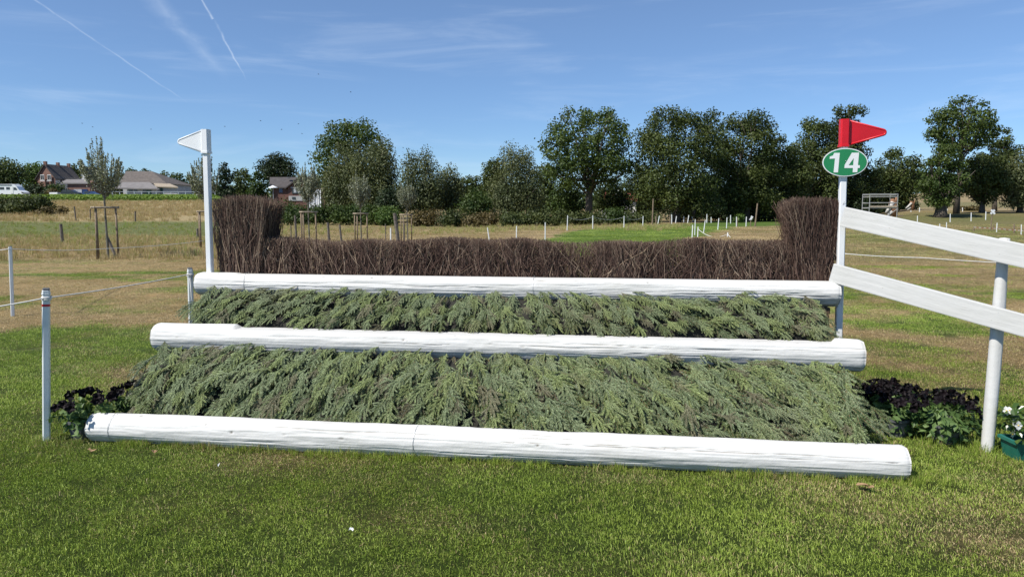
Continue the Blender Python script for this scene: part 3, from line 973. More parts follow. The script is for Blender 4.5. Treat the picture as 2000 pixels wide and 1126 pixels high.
def board(lo):
    mb = MB(); ns, ntt = 40, 10
    V = []; F = []
    for i in range(ns + 1):
        for j in range(ntt + 1):
            p, nn, sl = bank_surface(.015 + .97 * i / ns, j / ntt, lo)
            V.append(p - nn * .035)
    for i in range(ns):
        for j in range(ntt):
            q = i * (ntt + 1) + j
            F.append((q, q + 1, q + ntt + 2, q + ntt + 1))
    mb.add(V, F)
    # closed sides
    for i in (0, ns):
        top = V[i * (ntt + 1)]; pts = [V[i * (ntt + 1) + j] for j in range(ntt + 1)]
        back = pts[0] * np.array([1, 1, 0]) + np.array([0, 0, pts[-1][2]])
        mb.add(pts + [back], [tuple(range(ntt + 2))])
    o = mb.build('fir_bank', M_DARKBOARD, jump, smooth=True)
    return o
bank_lo = board(True); bank_hi = board(False)
tag(bank_lo, 'lower bank of fir branches'); tag(bank_hi, 'upper bank of fir branches')

def fir_place(s, t, lo, rg, lift):
    p, nrm, sl = bank_surface(s, t, lo)
    fan = (s - .5) * 2
    side = unit(np.cross(nrm, sl)); 
    if side @ ex < 0: side = -side
    ang = R(58 if lo else 64) * np.sign(fan) * abs(fan) ** .7 * (1 - .95 * sstep(.70, 1., abs(fan))) + rg.normal(0, R(17))
    d = unit(sl * math.cos(ang) + side * math.sin(ang) + nrm * rg.uniform(-.08, .16))
    z = unit(nrm - d * (nrm @ d) + side * rg.normal(0, .22))
    y = unit(np.cross(z, d)); z = np.cross(d, y)
    return p + nrm * lift, np.stack([d, y, z], 1)
rg = np.random.default_rng(77)
place = []
for lo, rows, cols in ((True, 7, 29), (False, 4, 25)):
    for j in range(rows):
        for i in range(cols):
            s = (i + .5 + (.5 if j % 2 else 0) * .9 + rg.uniform(-.45, .45)) / cols
            t = -.11 + (.87 if lo else .83) * j / (rows - 1) + rg.uniform(-.05, .05)
            s = min(.985, max(.015, s))
            # branches start further towards the middle so that fanned tips stay on the bank
            fan = (s - .5) * 2
            s2 = .5 + (s - .5) * (1 - .05 * abs(fan))
            place.append((lo, s2, t))
print('fir branches', len(place))
for lo, s, t in place:
    p, Rm = fir_place(s, t, lo, rg, .008 + rg.uniform(0, .040))
    par = bank_lo if lo else bank_hi
    sc = rg.uniform(.62, .92) * (.82 if lo else .66) * min(1, 1.12 - .30 * max(0, t))
    me = fir_full[rg.integers(0, 9)]
    o = bpy.data.objects.new('fir_branch', me); COL.objects.link(o); o.parent = par
    o.matrix_local = Matrix.LocRotScale(Vector(p - world_loc(par)), Matrix(Rm.tolist()).to_quaternion(), Vector((sc, sc * (1 if rg.random() < .5 else -1), sc)))
# the layer below, and the small sprays filling in between: too many to pick apart, one part
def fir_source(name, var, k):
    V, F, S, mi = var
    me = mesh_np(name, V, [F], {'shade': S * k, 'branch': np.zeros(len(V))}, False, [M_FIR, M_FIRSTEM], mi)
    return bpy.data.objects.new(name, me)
fir_src = [fir_source('fir_fill', v, 1.0) for v in fir_fill] + [fir_source('fir_low', v, .40) for v in fir_low]  # under layer coloured darker, painting shade into the gaps between branches
pts, rots, scs, ids = [], [], [], []
NLOW = 360
for k in range(NLOW + 820):
    lo = k % 10 < 6; fill = k >= NLOW
    s = rg.uniform(.012, .988); t = rg.uniform(-.12, .90 if lo else .84)
    if not fill:      # even cover below
        q_ = (k // 10) * 6 + k % 10 if lo else (k // 10) * 4 + k % 10 - 6
        nr, nc = (7, 31) if lo else (5, 29)
        s = ((q_ % nc) + rg.random()) / nc; t = -.14 + 1.0 * ((q_ // nc) % nr + rg.random() * .9) / nr
        s = min(.988, max(.012, s))
    p, Rm = fir_place(s, t, lo, rg, rg.uniform(.004, .060) if fill else rg.uniform(-.018, .006))
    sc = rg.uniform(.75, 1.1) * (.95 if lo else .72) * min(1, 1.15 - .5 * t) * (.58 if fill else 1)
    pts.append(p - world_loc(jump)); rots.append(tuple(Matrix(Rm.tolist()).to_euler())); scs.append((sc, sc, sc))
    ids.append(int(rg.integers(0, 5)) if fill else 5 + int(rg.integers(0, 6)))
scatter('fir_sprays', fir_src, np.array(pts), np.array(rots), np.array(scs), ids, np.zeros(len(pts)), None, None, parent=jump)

# --- brushwood
def twigs(name, n, fa, seed, span, r0=(.0011, .0026)):
    """fa(u, w, t) -> point; u along 0..1, w depth 0..1, t height 0..1"""
    rg = np.random.default_rng(seed)
    K = 5
    nb = int(span / .075); cb_ = rg.random(nb); bl = rg.normal(0, .045, nb); bt = rg.normal(0, .10, nb)
    a_ = rg.integers(0, nb, n)
    u = np.where(rg.random(n) < .7, np.clip(cb_[a_] + rg.normal(0, .035, n) / span, 0, 1), rg.random(n)); w = rg.random(n) ** 1.3
    lean = rg.normal(0, .05, n) + bl[a_]; wl_ = rg.normal(0, .10, n)
    t0 = np.where(rg.random(n) < .55, 0, rg.random(n) * .55); t1 = np.clip(1 + rg.normal(0, .02, n) - np.where(rg.random(n) < .35, rg.random(n) * .4, 0), .25, 1.05)
    # some lie across
    cross = rg.random(n) < .28
    du = np.where(cross, rg.normal(0, .20, n), lean * .9) / span
    paths = np.zeros((n, K, 3)); kk = np.linspace(0, 1, K)
    wob = rg.normal(0, 1, (n, K, 3)) * np.array([.012, .012, .005])
    ph = rg.uniform(0, 6.28, n); am = rg.uniform(0, .026, n)
    for j, k in enumerate(kk):
        t = t0 + (t1 - t0) * k
        uu = np.clip(u + du * (k - .5), -.02, 1.02)
        ww = np.clip(w + wl_ * (k - .5), 0, 1)
        paths[:, j] = fa(uu, ww, t)
        paths[:, j] += ex * (am * np.sin(ph + k * 5))[:, None]
    paths += wob
    r = rg.uniform(*r0, n)[:, None] * (1.15 - .55 * kk)[None]
    thick = rg.random(n) < .06
    r[thick] *= rg.uniform(1.6, 2.8, (thick.sum(), 1))
    sh = np.clip(rg.beta(2.0, 2.4, n) + bt[a_] + np.where(rg.random(n) < .05, .4, 0), 0, 1)
    V, F = batch_tubes(paths, r, 3)
    S = np.repeat(sh, K * 3).reshape(n, K, 3) + (kk * .10)[None, :, None]
    # cut tops look paler
    V2 = V.reshape(n, K, 3, 3)
    top = V2[:, -1]
    capV = top.reshape(-1, 3); capF = (np.arange(n * 3).reshape(n, 3)) + len(V)
    capS = np.where(t1[:, None] > .94, .95, .6) * np.ones((n, 3))
    me = mesh_np(name, np.concatenate([V, capV]) - world_loc(jump), [F, capF], {'shade': np.clip(np.concatenate([S.ravel(), capS.ravel()]), 0, 1)}, False, [M_TWIG])
    return tag(link(name, me, jump), kind='stuff')
yb0, ybt = ty_ + .115, .30
zb0, zb1 = 1.03, PZ(1000, 470, 0)[2]
def top_height(px, v, back):
    """height of a picture row above the jump's line, 'back' behind the front log"""
    # solve for the point of the ray that lies on the vertical plane (ey . p = const)
    r = ray(px, v); o = np.array([0, 0, EYE])
    c = (W(0, back, 0) - o) @ ey
    return o + r * (c / (r @ ey))
pl_l, pl_r = top_height(520, 468, yb0), top_height(1545, 474, yb0)
zlow = (pl_l[2] + pl_r[2]) / 2
print('brush top', pl_l, pl_r, zlow)
aL, aR = frame_at(pl_l)[0], frame_at(pl_r)[0]
def low_f(u, w, t):
    z = zb0 + (zlow - zb0) * t
    a = aL - .25 + (aR - aL + .5) * u
    z = z + .012 * np.sin(a * 3.1) * t + .008 * np.sin(a * 9) * t
    return W(0, 0, 0) + a[:, None] * ex + (yb0 + ybt * w)[:, None] * ey + z[:, None] * ez
twigs('low_brushwood', 20000, low_f, 5, 4.6)
def col_f(pt0, pt1, pb0, pb1, side):
    p0, p1 = top_height(*pt0, yb0), top_height(*pt1, yb0); q0, q1 = top_height(*pb0, yb0), top_height(*pb1, yb0)
    ta0, ta1, ba0, ba1 = [frame_at(q)[0] for q in (p0, p1, q0, q1)]
    zt = (p0[2] + p1[2]) / 2
    def f(u, w, t):
        a0 = ba0 + (ta0 - ba0) * np.clip(t, 0, 1.1) ** .9; a1 = ba1 + (ta1 - ba1) * np.clip(t, 0, 1.1) ** .9
        a = a0 + (a1 - a0) * u
        z = zb0 + (zt - zb0) * t - .035 * ((u - .5) * 2) ** 4 * t
        bk = yb0 - .03 + (ybt + .06) * w - .05 * (t > .5) * (t - .5) * (1 - w)
        return W(0, 0, 0) + a[:, None] * ex + bk[:, None] * ey + z[:, None] * ez
    return f
twigs('tall_brushwood', 4600, col_f((413, 384), (519, 389), (432, 528), (503, 530), -1), 6, .55)
twigs('tall_brushwood', 4300, col_f((1532, 392), (1641, 389), (1562, 546), (1616, 548), 1), 7, .5)

# ------------------------------------------------------------------ flag posts
def sq_post(mb, p0, p1, w, ch=.2):
    """octagonal-edged square post between two points"""
    p0, p1 = np.asarray(p0, float), np.asarray(p1, float)
    d = unit(p1 - p0); ux = unit(ex - d * (ex @ d)); uy = np.cross(d, ux)
    h = w / 2; c = h * (1 - ch)
    ring = [(h, -c), (h, c), (c, h), (-c, h), (-h, c), (-h, -c), (-c, -h), (c, -h)]
    V = [p0 + ux * a + uy * b for a, b in ring] + [p1 + ux * a + uy * b for a, b in ring]
    F = [(i, (i + 1) % 8, 8 + (i + 1) % 8, 8 + i) for i in range(8)] + [tuple(range(8))[::-1], tuple(range(8, 16))]
    return mb.add(V, F)
def flag_poly(L, H, tip):
    """rounded pennant lying along +x, base at x=0"""
    pts = [(0, -H / 2), (0, H / 2)]
    for k in range(7):
        a = PI / 2 - PI * k / 6 * .86 - .12
        pts.append((L - tip + tip * math.cos(a), tip * math.sin(a)))
    return pts
def flag_post(px_top, v_top, px_bot, v_bot, back, sgn, label, mat, flagdims, bottom_z=None):
    pt = top_height(px_top, v_top, back); pb = top_height(px_bot, v_bot, back)
    d = unit(pt - pb)
    foot = pb - d * (pb[2] / d[2])
    root = empty('flag_post', foot, label, 'flag post')
    sc = np.linalg.norm(pt - np.array([0, 0, EYE])) / FPX
    w = .050
    mb = MB(); sq_post(mb, foot, pt - d * .02, w, .25); mb.build('post', M_WHITE, root)
    H, L, fh = flagdims
    ux = ex * sgn; 
    s0 = pt - d * H
    mb = MB(); sq_post(mb, s0, pt, w + .016, .3); sq_post(mb, s0 - d * .004, s0 + d * .012, w + .026, .3)
    slv = mb.build('flag_sleeve', mat, root)
    mid = pt - d * (H * .5) 
    uy = d
    mb = MB()
    poly = [(a + w * .5, b) for a, b in flag_poly(L, fh, .020)]
    mb.prism(poly, .010, (mid - ey * .005, ux, uy, ey * 1.0))
    fl = mb.build('flag', mat, root)
    # raised rim round the pennant
    rim = [mid + ux * (a + w * .5) + uy * b for a, b in flag_poly(L, fh, .020)][1:] + [mid + ux * (w * .5) + uy * (-fh / 2)]
    MB().tube(rim, .0085, 10).build('flag_rim', mat, fl, origin=world_loc(root), smooth=True)
    return root, pt, d
lw = tA[1]
flag_l, pt_l, d_l = flag_post(402, 253, 410.5, 526, ty_ + .04, -1, 'white flag post with a white pennant beside the tall brushwood', M_WHITE, (.200, .235, .190))
flag_r, pt_r, d_r = flag_post(1649.5, 233, 1638, 632, ty_ + .06, 1, 'white flag post with red pennant and green number 14 sign', M_RED, (.205, .275, .185))
# red tip part sits proud on the front: number sign
c14 = top_height(1650, 317, ty_ + .02)
def ellipse(a, b, n=40): return [(a * math.cos(2 * PI * k / n), b * math.sin(2 * PI * k / n)) for k in range(n)]
kx = np.linalg.norm(c14 - np.array([0, 0, EYE])) / FPX
a14, b14 = 37.5 * kx, 24.5 * kx
F14 = (c14, ex, d_r, -ey)
def sh(fr_, dn): return (fr_[0] + fr_[3] * dn, fr_[1], fr_[2], fr_[3])
sign = MB().prism(ellipse(a14, b14), .006, F14).build('number_sign', M_SIGNW, flag_r)
MB().prism(ellipse(a14 - .007, b14 - .007), .0015, sh(F14, .006)).build('sign_face', M_GREEN, sign, origin=world_loc(flag_r))
# digits traced as heavy sans figures (units: picture pixels of a 590 px wide sign)
one = [(250, 650), (322, 650), (305, 915), (248, 915), (262, 726), (192, 730), (193, 700), (235, 685)]
four_o = [(478, 650), (572, 650), (562, 820), (588, 820), (586, 857), (560, 857), (556, 915), (496, 915), (499, 857), (387, 857), (389, 815)]
four_i = [(505, 722), (500, 820), (440, 820)]
S14 = 2 * a14 / 590
def conv(p): return [((x - 395) * S14, (778 - y) * S14) for x, y in p]
ob = MB()
ob.prism(conv(one)[::-1], .0015, sh(F14, .0075))
ob.build('digit', M_SIGNW, sign, origin=world_loc(flag_r))
# the 4 is built as strips round its opening
o4, i4 = conv(four_o), conv(four_i)
f4 = MB()
strips = [[o4[0], o4[1], i4[0]], [o4[1], o4[2], i4[1], i4[0]], [o4[2], o4[3], o4[4], o4[5]], [o4[5], o4[6], o4[7], o4[8]], [o4[2], o4[5], o4[8], i4[1]],
          [o4[8], o4[9], o4[10], i4[2], i4[1]], [o4[10], o4[0], i4[0], i4[2]]]
o_, ux_, uy_, un_ = sh(F14, .0090)
for st in strips:
    f4.add([o_ + ux_ * a + uy_ * b for a, b in st], [tuple(range(len(st)))])
f4.build('digit', M_SIGNW, sign, origin=world_loc(flag_r))
MB().lathe(np.zeros(3), [(.004, 0), (.004, .003), (.001, .005)], 8).build('screw', M_STEEL, sign, origin=(0, 0, 0))
sc_o = [c for c in sign.children if c.name.startswith('screw')][0]
sc_o.location = tuple(c14 + (-ey) * .008 + d_r * .010 + ex * .003 - world_loc(flag_r)); sc_o.rotation_euler = (PI / 2, 0, 0)

# ------------------------------------------------------------------ white rail fence on the right
post_b = PZ(1928, 880, 0.0)
post_t = P(1962, 465, post_b[1] + .06)
rail = empty('rail_fence', post_b, 'white plank and post wing fence running off beside the jump', 'fence')
def wood_bar(name, p0, p1, hgt, thk, mat, parent, seed, upv=(0, 0, 1)):
    """sawn plank with slightly uneven edges, grain along local x"""
    p0, p1 = np.asarray(p0, float), np.asarray(p1, float)
    d = unit(p1 - p0); L = np.linalg.norm(p1 - p0)
    u = unit(np.asarray(upv) - d * (np.asarray(upv) @ d)); nn = np.cross(d, u)
    n = 60; xs = np.linspace(0, L, n)
    V = []; 
    ring = [(-.5, -.46), (-.46, -.5), (.46, -.5), (.5, -.46), (.5, .46), (.46, .5), (-.46, .5), (-.5, .46)]
    for i, x in enumerate(xs):
        k = 1 + .03 * (vnoise(x * 2, seed, 3) - .5)
        w_ = .004 * (vnoise(x * 1.3, seed + 4, 5) - .5)
        for a, b in ring:
            V.append((x - L / 2, a * thk * 1, b * hgt * k + w_))
    V = np.array(V)
    F = [(i * 8 + k, (i + 1) * 8 + k, (i + 1) * 8 + (k + 1) % 8, i * 8 + (k + 1) % 8) for i in range(n - 1) for k in range(8)]
    me = mesh_np(name, V, [np.array(F), np.array([list(range(8)), [(n - 1) * 8 + k for k in range(8)][::-1]])],
                 {'wear_crack_shade': np.zeros(len(V))}, False, [mat])
    o = link(name, me, parent)
    Rm = Matrix(np.stack([d, -nn, u], 1).tolist())
    o.matrix_local = Matrix.LocRotScale(Vector((p0 + p1) / 2 - world_loc(parent)), Rm.to_quaternion(), None)
    return o
def rail_pts(l0, l1, dl):
    """two picture points on the rail: at the jump and at the post"""
    a = P(*l0, dl); b = P(*l1, post_b[1] - .035)
    d = b - a
    return a, a + d * 1.62
dj = top_height(1640, 500, ty_ + .0)[1] - .02
ra0, ra1 = rail_pts((1647, 423), (1958, 490.5), dj); rb0, rb1 = rail_pts((1625, 532), (1945, 620), dj)
wood_bar('rail', ra0, ra1, .150, .040, M_PLANK, rail, 1)
wood_bar('rail', rb0, rb1, .143, .040, M_PLANK, rail, 2)
def round_post(name, p0, p1, r, mat, parent, seed):
    p0, p1 = np.asarray(p0, float), np.asarray(p1, float)
    n, sd = 24, 20; L = np.linalg.norm(p1 - p0); d = unit(p1 - p0)
    rg = np.random.default_rng(seed)
    V = []; wear_crack_shade = []
    for i in range(n):
        z = L * i / (n - 1)
        rr = r * (1.06 - .12 * i / (n - 1))
        if i == n - 1: rr *= .93
        for k in range(sd):
            a = 2 * PI * k / sd
            q = rr + .008 * (vnoise(z * 3, a * 1.3 + seed, seed) - .5)
            V.append((q * math.cos(a), q * math.sin(a), z)); wear_crack_shade.append(0.0)
    F = [(i * sd + k, i * sd + (k + 1) % sd, (i + 1) * sd + (k + 1) % sd, (i + 1) * sd + k) for i in range(n - 1) for k in range(sd)]
    V.append((0, 0, L + .004)); wear_crack_shade.append(.35)
    T = [(len(V) - 1, (n - 1) * sd + k, (n - 1) * sd + (k + 1) % sd) for k in range(sd)]
    me = mesh_np(name, V, [np.array(F), np.array(T)], {'wear_crack_shade': wear_crack_shade}, True, [mat])
    o = link(name, me, parent)
    o.matrix_local = Matrix.LocRotScale(Vector(p0 - (world_loc(parent) if parent else np.zeros(3))), Vector(d).to_track_quat('Z', 'Y'), None)
    return o
pp = unit(post_t - post_b)
round_post('post', post_b - pp * .03, post_t, .038, M_WPOST, rail, 4)
far_b = ra0 + (ra1 - ra0) * .985; far_b = np.array([far_b[0] + .02, far_b[1] + .075, 0])
round_post('post', far_b, far_b + np.array([0, 0, 1.30]), .048, M_WPOST, rail, 5)
for (p0, p1, kk_) in ((ra0, ra1, 1 / 1.62), (rb0, rb1, 1 / 1.62)):
    for dz in (-.03, .035):
        q = p0 + (p1 - p0) * kk_ + np.array([.002, -.022, dz])
        MB().tube([q, q + np.array([0, -.004, 0])], .005, 8).build('bolt', M_STEEL, rail)
# grey board between rail end and brush
bb0 = top_height(1622, 492, ty_ + .20); bb1 = top_height(1642, 492, ty_ + .20)
MB().box((bb0 + bb1) / 2, (.10, .03, .13), rotz(math.atan2(ex[1], ex[0])), .003).build('bracket_board', M_DWOOD, rail)
# ------------------------------------------------------------------ plastic posts and ropes near the jump
def plastic_post_mesh(h, w=.048, ch=.35):
    mb = MB(); hh = w / 2; c = hh * (1 - ch)
    ring = [(hh, -c), (hh, c), (c, hh), (-c, hh), (-hh, c), (-hh, -c), (-c, -hh), (c, -hh)]
    lv = [(1, 0), (1, h - .03), (1.12, h - .03), (1.12, h - .022), (1.0, h - .022), (1.0, h - .004), (.8, h)]
    V = [(a * k, b * k, z) for k, z in lv for a, b in ring]
    F = [(i * 8 + k, i * 8 + (k + 1) % 8, (i + 1) * 8 + (k + 1) % 8, (i + 1) * 8 + k) for i in range(len(lv) - 1) for k in range(8)]
    F += [tuple((len(lv) - 1) * 8 + k for k in range(8))]
    return mb.add(V, F)
def near_post(px_t, v_t, base, label, band=False):
    h = 1.0
    top = P(px_t, v_t, base[1]); d = top - base; h = np.linalg.norm(d)
    root = empty('plastic_fence_post', base, label, 'post', 'white plastic posts near the jump')
    mats = Vector(d).to_track_quat('Z', 'Y') @ Euler((0, 0, R(28))).to_quaternion()
    me = plastic_post_mesh(h - .0).mesh('post'); me.materials.append(M_WHITE2)
    o = link('post', me, root); o.rotation_mode = 'QUATERNION'; o.rotation_quaternion = mats
    mb = MB(); mb.box((0, 0, h + .006), (.044, .044, .014), None, .005)
    me = mb.mesh('cap'); me.materials.append(M_POTG); o = link('cap', me, root); o.rotation_mode = 'QUATERNION'; o.rotation_quaternion = mats
    if band:
        me = plastic_post_mesh(.022, .0505).mesh('red_band'); me.materials.append(M_REDTAPE)
        o = link('red_band', me, root); o.rotation_mode = 'QUATERNION'; o.rotation_quaternion = mats
        mb = MB(); hh = .0252; c = hh * .65
        ring = [(hh, -c), (hh, c), (c, hh), (-c, hh), (-hh, c), (-hh, -c), (-c, -hh), (c, -hh)]
        V = [(a, b, z) for z in (0, .016) for a, b in ring]
        mb.add(V, [(k, (k + 1) % 8, 8 + (k + 1) % 8, 8 + k) for k in range(8)] + [tuple(range(8))[::-1], tuple(range(8, 16))])
        me2 = mb.mesh('red_band'); me2.materials.append(M_REDTAPE); o.data = me2
        o.location = tuple(unit(d) * (h - .115))
    return root, top
np1, t1 = near_post(90, 566, PZ(91, 862, 0), 'white post with a red band standing in front of the flowers', True)
np2, t2 = near_post(20, 482, PZ(25, 617, 0), 'thin white post at the edge of the dry grass, holding the rear rope')
np3, t3 = near_post(371, 525, PZ(377, 742, 0), 'white roped post half hidden behind the upper fir branches')
for kk_ in range(3):
    q0 = t3 + np.array([0, -.03, -.05])
def rope(pts, sag, label, r=.0045, n=14, name='rope', cat='rope'):
    mb = MB(); allp = []
    for a, b in zip(pts[:-1], pts[1:]):
        a = np.asarray(a, float); b = np.asarray(b, float)
        for k in range(n):
            f = k / n
            allp.append(a + (b - a) * f - np.array([0, 0, sag * 4 * f * (1 - f)]))
    allp.append(np.asarray(pts[-1], float))
    mb.tube(allp, r, 5)
    return tag(mb.build(name, M_ROPE, origin=tuple(allp[0]), smooth=True), label, cat)
def turns(top, r=.033, dz=.05):
    return top - np.array([0, 0, dz])
off_l = P(-160, 618, t1[1] * .93)
rope([off_l, turns(t1, dz=.055) + np.array([0, -.03, 0]), turns(t3, dz=.05)], .012, 'white rope from the red banded post back to the post behind the fir')
# rope wound on the posts
for tp, lab in ((t1, 'rope coils round the top of the red banded post'), (t3, 'rope coils and hanging tail on the post behind the fir')):
    pts = []
    for k in range(40):
        a = k / 39 * 2 * PI * 3
        pts.append(tp + np.array([.030 * math.cos(a), .030 * math.sin(a), -.045 - .012 * k / 39 * 2]))
    if tp is t3:
        pts += [tp + np.array([.012, -.036, -.09]), tp + np.array([.02, -.04, -.25]), tp + np.array([.035, -.04, -.42])]
    tag(MB().tube(pts, .0045, 5).build('rope', M_ROPE, origin=tuple(pts[0]), smooth=True), lab, 'rope')
rope([P(-120, 490, t2[1]), turns(t2, dz=.03) + np.array([0, -.028, 0]), P(205, 485.5, 17.0), P(398, 470, 24.5)], .03, 'thin white rope stretched low along the dry strip in front of the staked tree', .0065)
rope([P(1648, 495, 9.5), P(1800, 503, 9.3), P(2060, 517, 9.0)], .01, 'white rope stretched across the dry grass behind the wing fence', .0055)

# ------------------------------------------------------------------ flowers beside the jump
def petunia(loc, r, h, seed, label, nl=230, nb=26, pot=True, bloomside=None):
    rg = np.random.default_rng(seed); loc = np.asarray(loc, float)
    root = empty('potted_petunia', loc, label, 'flowers', 'dark petunias beside the jump')
    ph = .12; pr = .105
    if pot:
        mb = MB()
        q = [(pr * .80, 0), (pr, ph), (pr * 1.10, ph), (pr * 1.10, ph + .018), (pr * .98, ph + .018), (pr * .95, ph)]
        mb.lathe(loc, q, 20).build('pot', M_POTG, root, smooth=False)
        MB().lathe(loc, [(.01, ph - .02), (pr * .93, ph - .02), (pr * .93, ph), (.01, ph + .004)], 14).build('soil', M_SOIL, root)
    # stems
    n = 40
    th = rg.uniform(0, 2 * PI, n); rr = r * np.sqrt(rg.random(n))
    tip = np.stack([rr * np.cos(th), rr * np.sin(th), ph + (h - ph) * rg.uniform(.35, 1, n) * (1 - .35 * (rr / r) ** 2)], 1)
    base = np.stack([.03 * np.cos(th), .03 * np.sin(th), np.full(n, ph)], 1)
    midp = base * .5 + tip * .5 + np.array([0, 0, .03])
    V, F = batch_tubes(np.stack([base, midp, tip], 1) + loc, np.full((n, 3), .0022), 3)
    MB().addnp(V, F).build('stems', M_PETLEAF, root)
    a = rg.integers(0, n, nl); f = rg.uniform(.25, 1.0, nl)[:, None]
    c = base[a] * (1 - f) + tip[a] * f + rg.normal(0, .018, (nl, 3))
    hang = rg.random(nl) < .3; c[hang, 2] -= rg.uniform(.03, .13, hang.sum()); c[:, 2] = np.maximum(c[:, 2], .04)
    out = c * np.array([1, 1, 0]); out /= np.linalg.norm(out, axis=1, keepdims=True) + 1e-6
    V, F = kites(c + loc, out * .8 + np.array([0, -.2, .6]) + rg.normal(0, .45, (nl, 3)), rg.uniform(.042, .074, nl), rg.uniform(.024, .040, nl), rg, axis=out + rg.normal(0, .7, (nl, 3)), fold=.15)
    MB().addnp(V, F, np.repeat(rg.random(nl), 4)).build('leaves', M_PETLEAF, root)
    # ruffled dark trumpets
    mb = MB()
    for k in range(nb):
        th_ = rg.uniform(0, 2 * PI); q = r * math.sqrt(rg.random()) * 1.02
        z = ph + (h - ph) * (1.04 - .24 * (q / r) ** 2) + rg.normal(0, .012)
        if rg.random() < .07: z -= rg.uniform(.05, .14); q = r * 1.02
        z = max(z, .06)
        c = loc + np.array([q * math.cos(th_), q * math.sin(th_), z])
        nn = unit(np.array([math.cos(th_) * .8, math.sin(th_) * .8 - .2, rg.uniform(.1, .9)]) + rg.normal(0, .3, 3))
        u = unit(np.cross(nn, rg.normal(size=3))); w_ = np.cross(nn, u)
        R_ = rg.uniform(.026, .036)
        V = [c - nn * .022]; m_ = 15
        for j in range(m_):
            an = 2 * PI * j / m_
            ra = R_ * (1 + .14 * math.cos(5 * an)); wv = .007 * math.sin(an * 5 + k) + rg.normal(0, .003)
            V.append(c + u * ra * .55 * math.cos(an) + w_ * ra * .55 * math.sin(an) - nn * .004)
        for j in range(m_):
            an = 2 * PI * j / m_
            ra = R_ * (1 + .16 * math.cos(5 * an)); wv = .009 * math.sin(an * 5 + k) + rg.normal(0, .003)
            V.append(c + u * ra * math.cos(an) + w_ * ra * math.sin(an) + nn * wv)
        Fq = [(0, 1 + j, 1 + (j + 1) % m_) for j in range(m_)]
        Fq4 = [(1 + j, 1 + m_ + j, 1 + m_ + (j + 1) % m_, 1 + (j + 1) % m_) for j in range(m_)]
        mb.add(V, Fq + Fq4, rg.random())
    mb.build('blossoms', M_BLACKBLOOM, root)
    return root
g0 = PZ(152, 862, 0)
petunia(g0 + np.array([-.02, .12, 0]), .23, .32, 1, 'dark petunia in a grey pot at the left end of the front log', 460, 24)
petunia(g0 + np.array([.20, .50, 0]), .22, .29, 2, 'dark petunia behind the potted one at the left end of the front log', 360, 34)
petunia(g0 + np.array([.50, .80, 0]), .20, .24, 3, 'low dark petunia tucked against the left edge of the fir branches', 300, 34)
g1 = PZ(1862, 872, 0)
petunia(g1 + np.array([.0, .12, 0]), .24, .30, 4, 'dark petunia in a grey pot beside the white wing post', 620, 20)
petunia(g1 + np.array([-.27, .28, 0]), .21, .30, 5, 'dark petunia second from the white wing post', 480, 32)
petunia(g1 + np.array([-.46, .50, 0]), .20, .32, 6, 'black flowering petunia by the right edge of the fir branches', 240, 60)
petunia(g1 + np.array([.20, .42, 0]), .20, .27, 7, 'dark petunia directly behind the white wing post', 300, 30)
petunia(g1 + np.array([-.10, .62, 0]), .21, .30, 8, 'dark petunia at the back of the right flower group', 260, 50)
petunia(g1 + np.array([-.50, .84, 0]), .20, .30, 9, 'black petunia furthest back beside the middle log end', 200, 60)

def begonia_box():
    b = PZ(1984, 901, 0)
    ln, dp, h = .46, .17, .135
    root = empty('begonia_box', b + np.array([ln / 2, dp / 2, 0]), 'green planter box of white begonias at the right edge', 'planter')
    c = b + np.array([ln / 2, dp / 2, 0])
    mb = MB()
    def ringz(k, z): return [c + np.array([sx * ln / 2 * k, sy * dp / 2 * k, z]) for sx, sy in ((-1, -1), (1, -1), (1, 1), (-1, 1))]
    V = ringz(.90, 0) + ringz(.99, h - .02) + ringz(1.06, h - .02) + ringz(1.06, h) + ringz(.97, h) + ringz(.95, h - .03)
    F = [(0, 3, 2, 1)] + [(i * 4 + k, i * 4 + (k + 1) % 4, (i + 1) * 4 + (k + 1) % 4, (i + 1) * 4 + k) for i in range(5) for k in range(4)] + [(20, 21, 22, 23)]
    mb.add(V, F).build('box', M_POTGREEN, root)
    rg = np.random.default_rng(5)
    nl = 330
    cc = np.stack([rg.uniform(-.52, .52, nl) * ln, rg.uniform(-.62, .55, nl) * dp, h + .16 * rg.random(nl) ** .8 + .02], 1)
    cc[:, 2] += .06 * (1 - np.abs(cc[:, 0]) / ln * 1.4) * rg.random(nl)
    low = rg.random(nl) < .12; cc[low, 1] = -.62 * dp; cc[low, 2] = h + .01
    V, F = kites(cc + c, np.array([0, -.35, .8]) + rg.normal(0, .45, (nl, 3)), rg.uniform(.045, .07, nl), rg.uniform(.038, .055, nl), rg, fold=.12)
    MB().addnp(V, F, np.repeat(rg.random(nl), 4)).build('leaves', M_BEGLEAF, root)
    mw, my_ = MB(), MB()
    for k in range(46):
        q = np.array([rg.uniform(-.54, .5) * ln, rg.uniform(-.75, .3) * dp, h + rg.uniform(.02, .20)])
        nn = unit(np.array([0, -.8, .5]) + rg.normal(0, .4, 3)); u = unit(np.cross(nn, rg.normal(size=3))); w_ = np.cross(nn, u)
        for j in range(4):
            an = j * PI / 2; ra = .026 if j % 2 else .020
            d = u * math.cos(an) + w_ * math.sin(an); s_ = np.cross(nn, d)
            mw.add([q + c, q + c + d * ra * .7 + s_ * ra * .6 + nn * .004, q + c + d * ra * 1.25 + nn * .002, q + c + d * ra * .7 - s_ * ra * .6 + nn * .004], [(0, 1, 2, 3)], rg.random())
        my_.lathe(q + c + nn * .002, [(.004, -.002), (.005, .002), (.002, .005)], 6)
    mw.build('blossoms', M_WBLOOM, root); my_.build('stamens', M_YELLOW, root)
begonia_box()

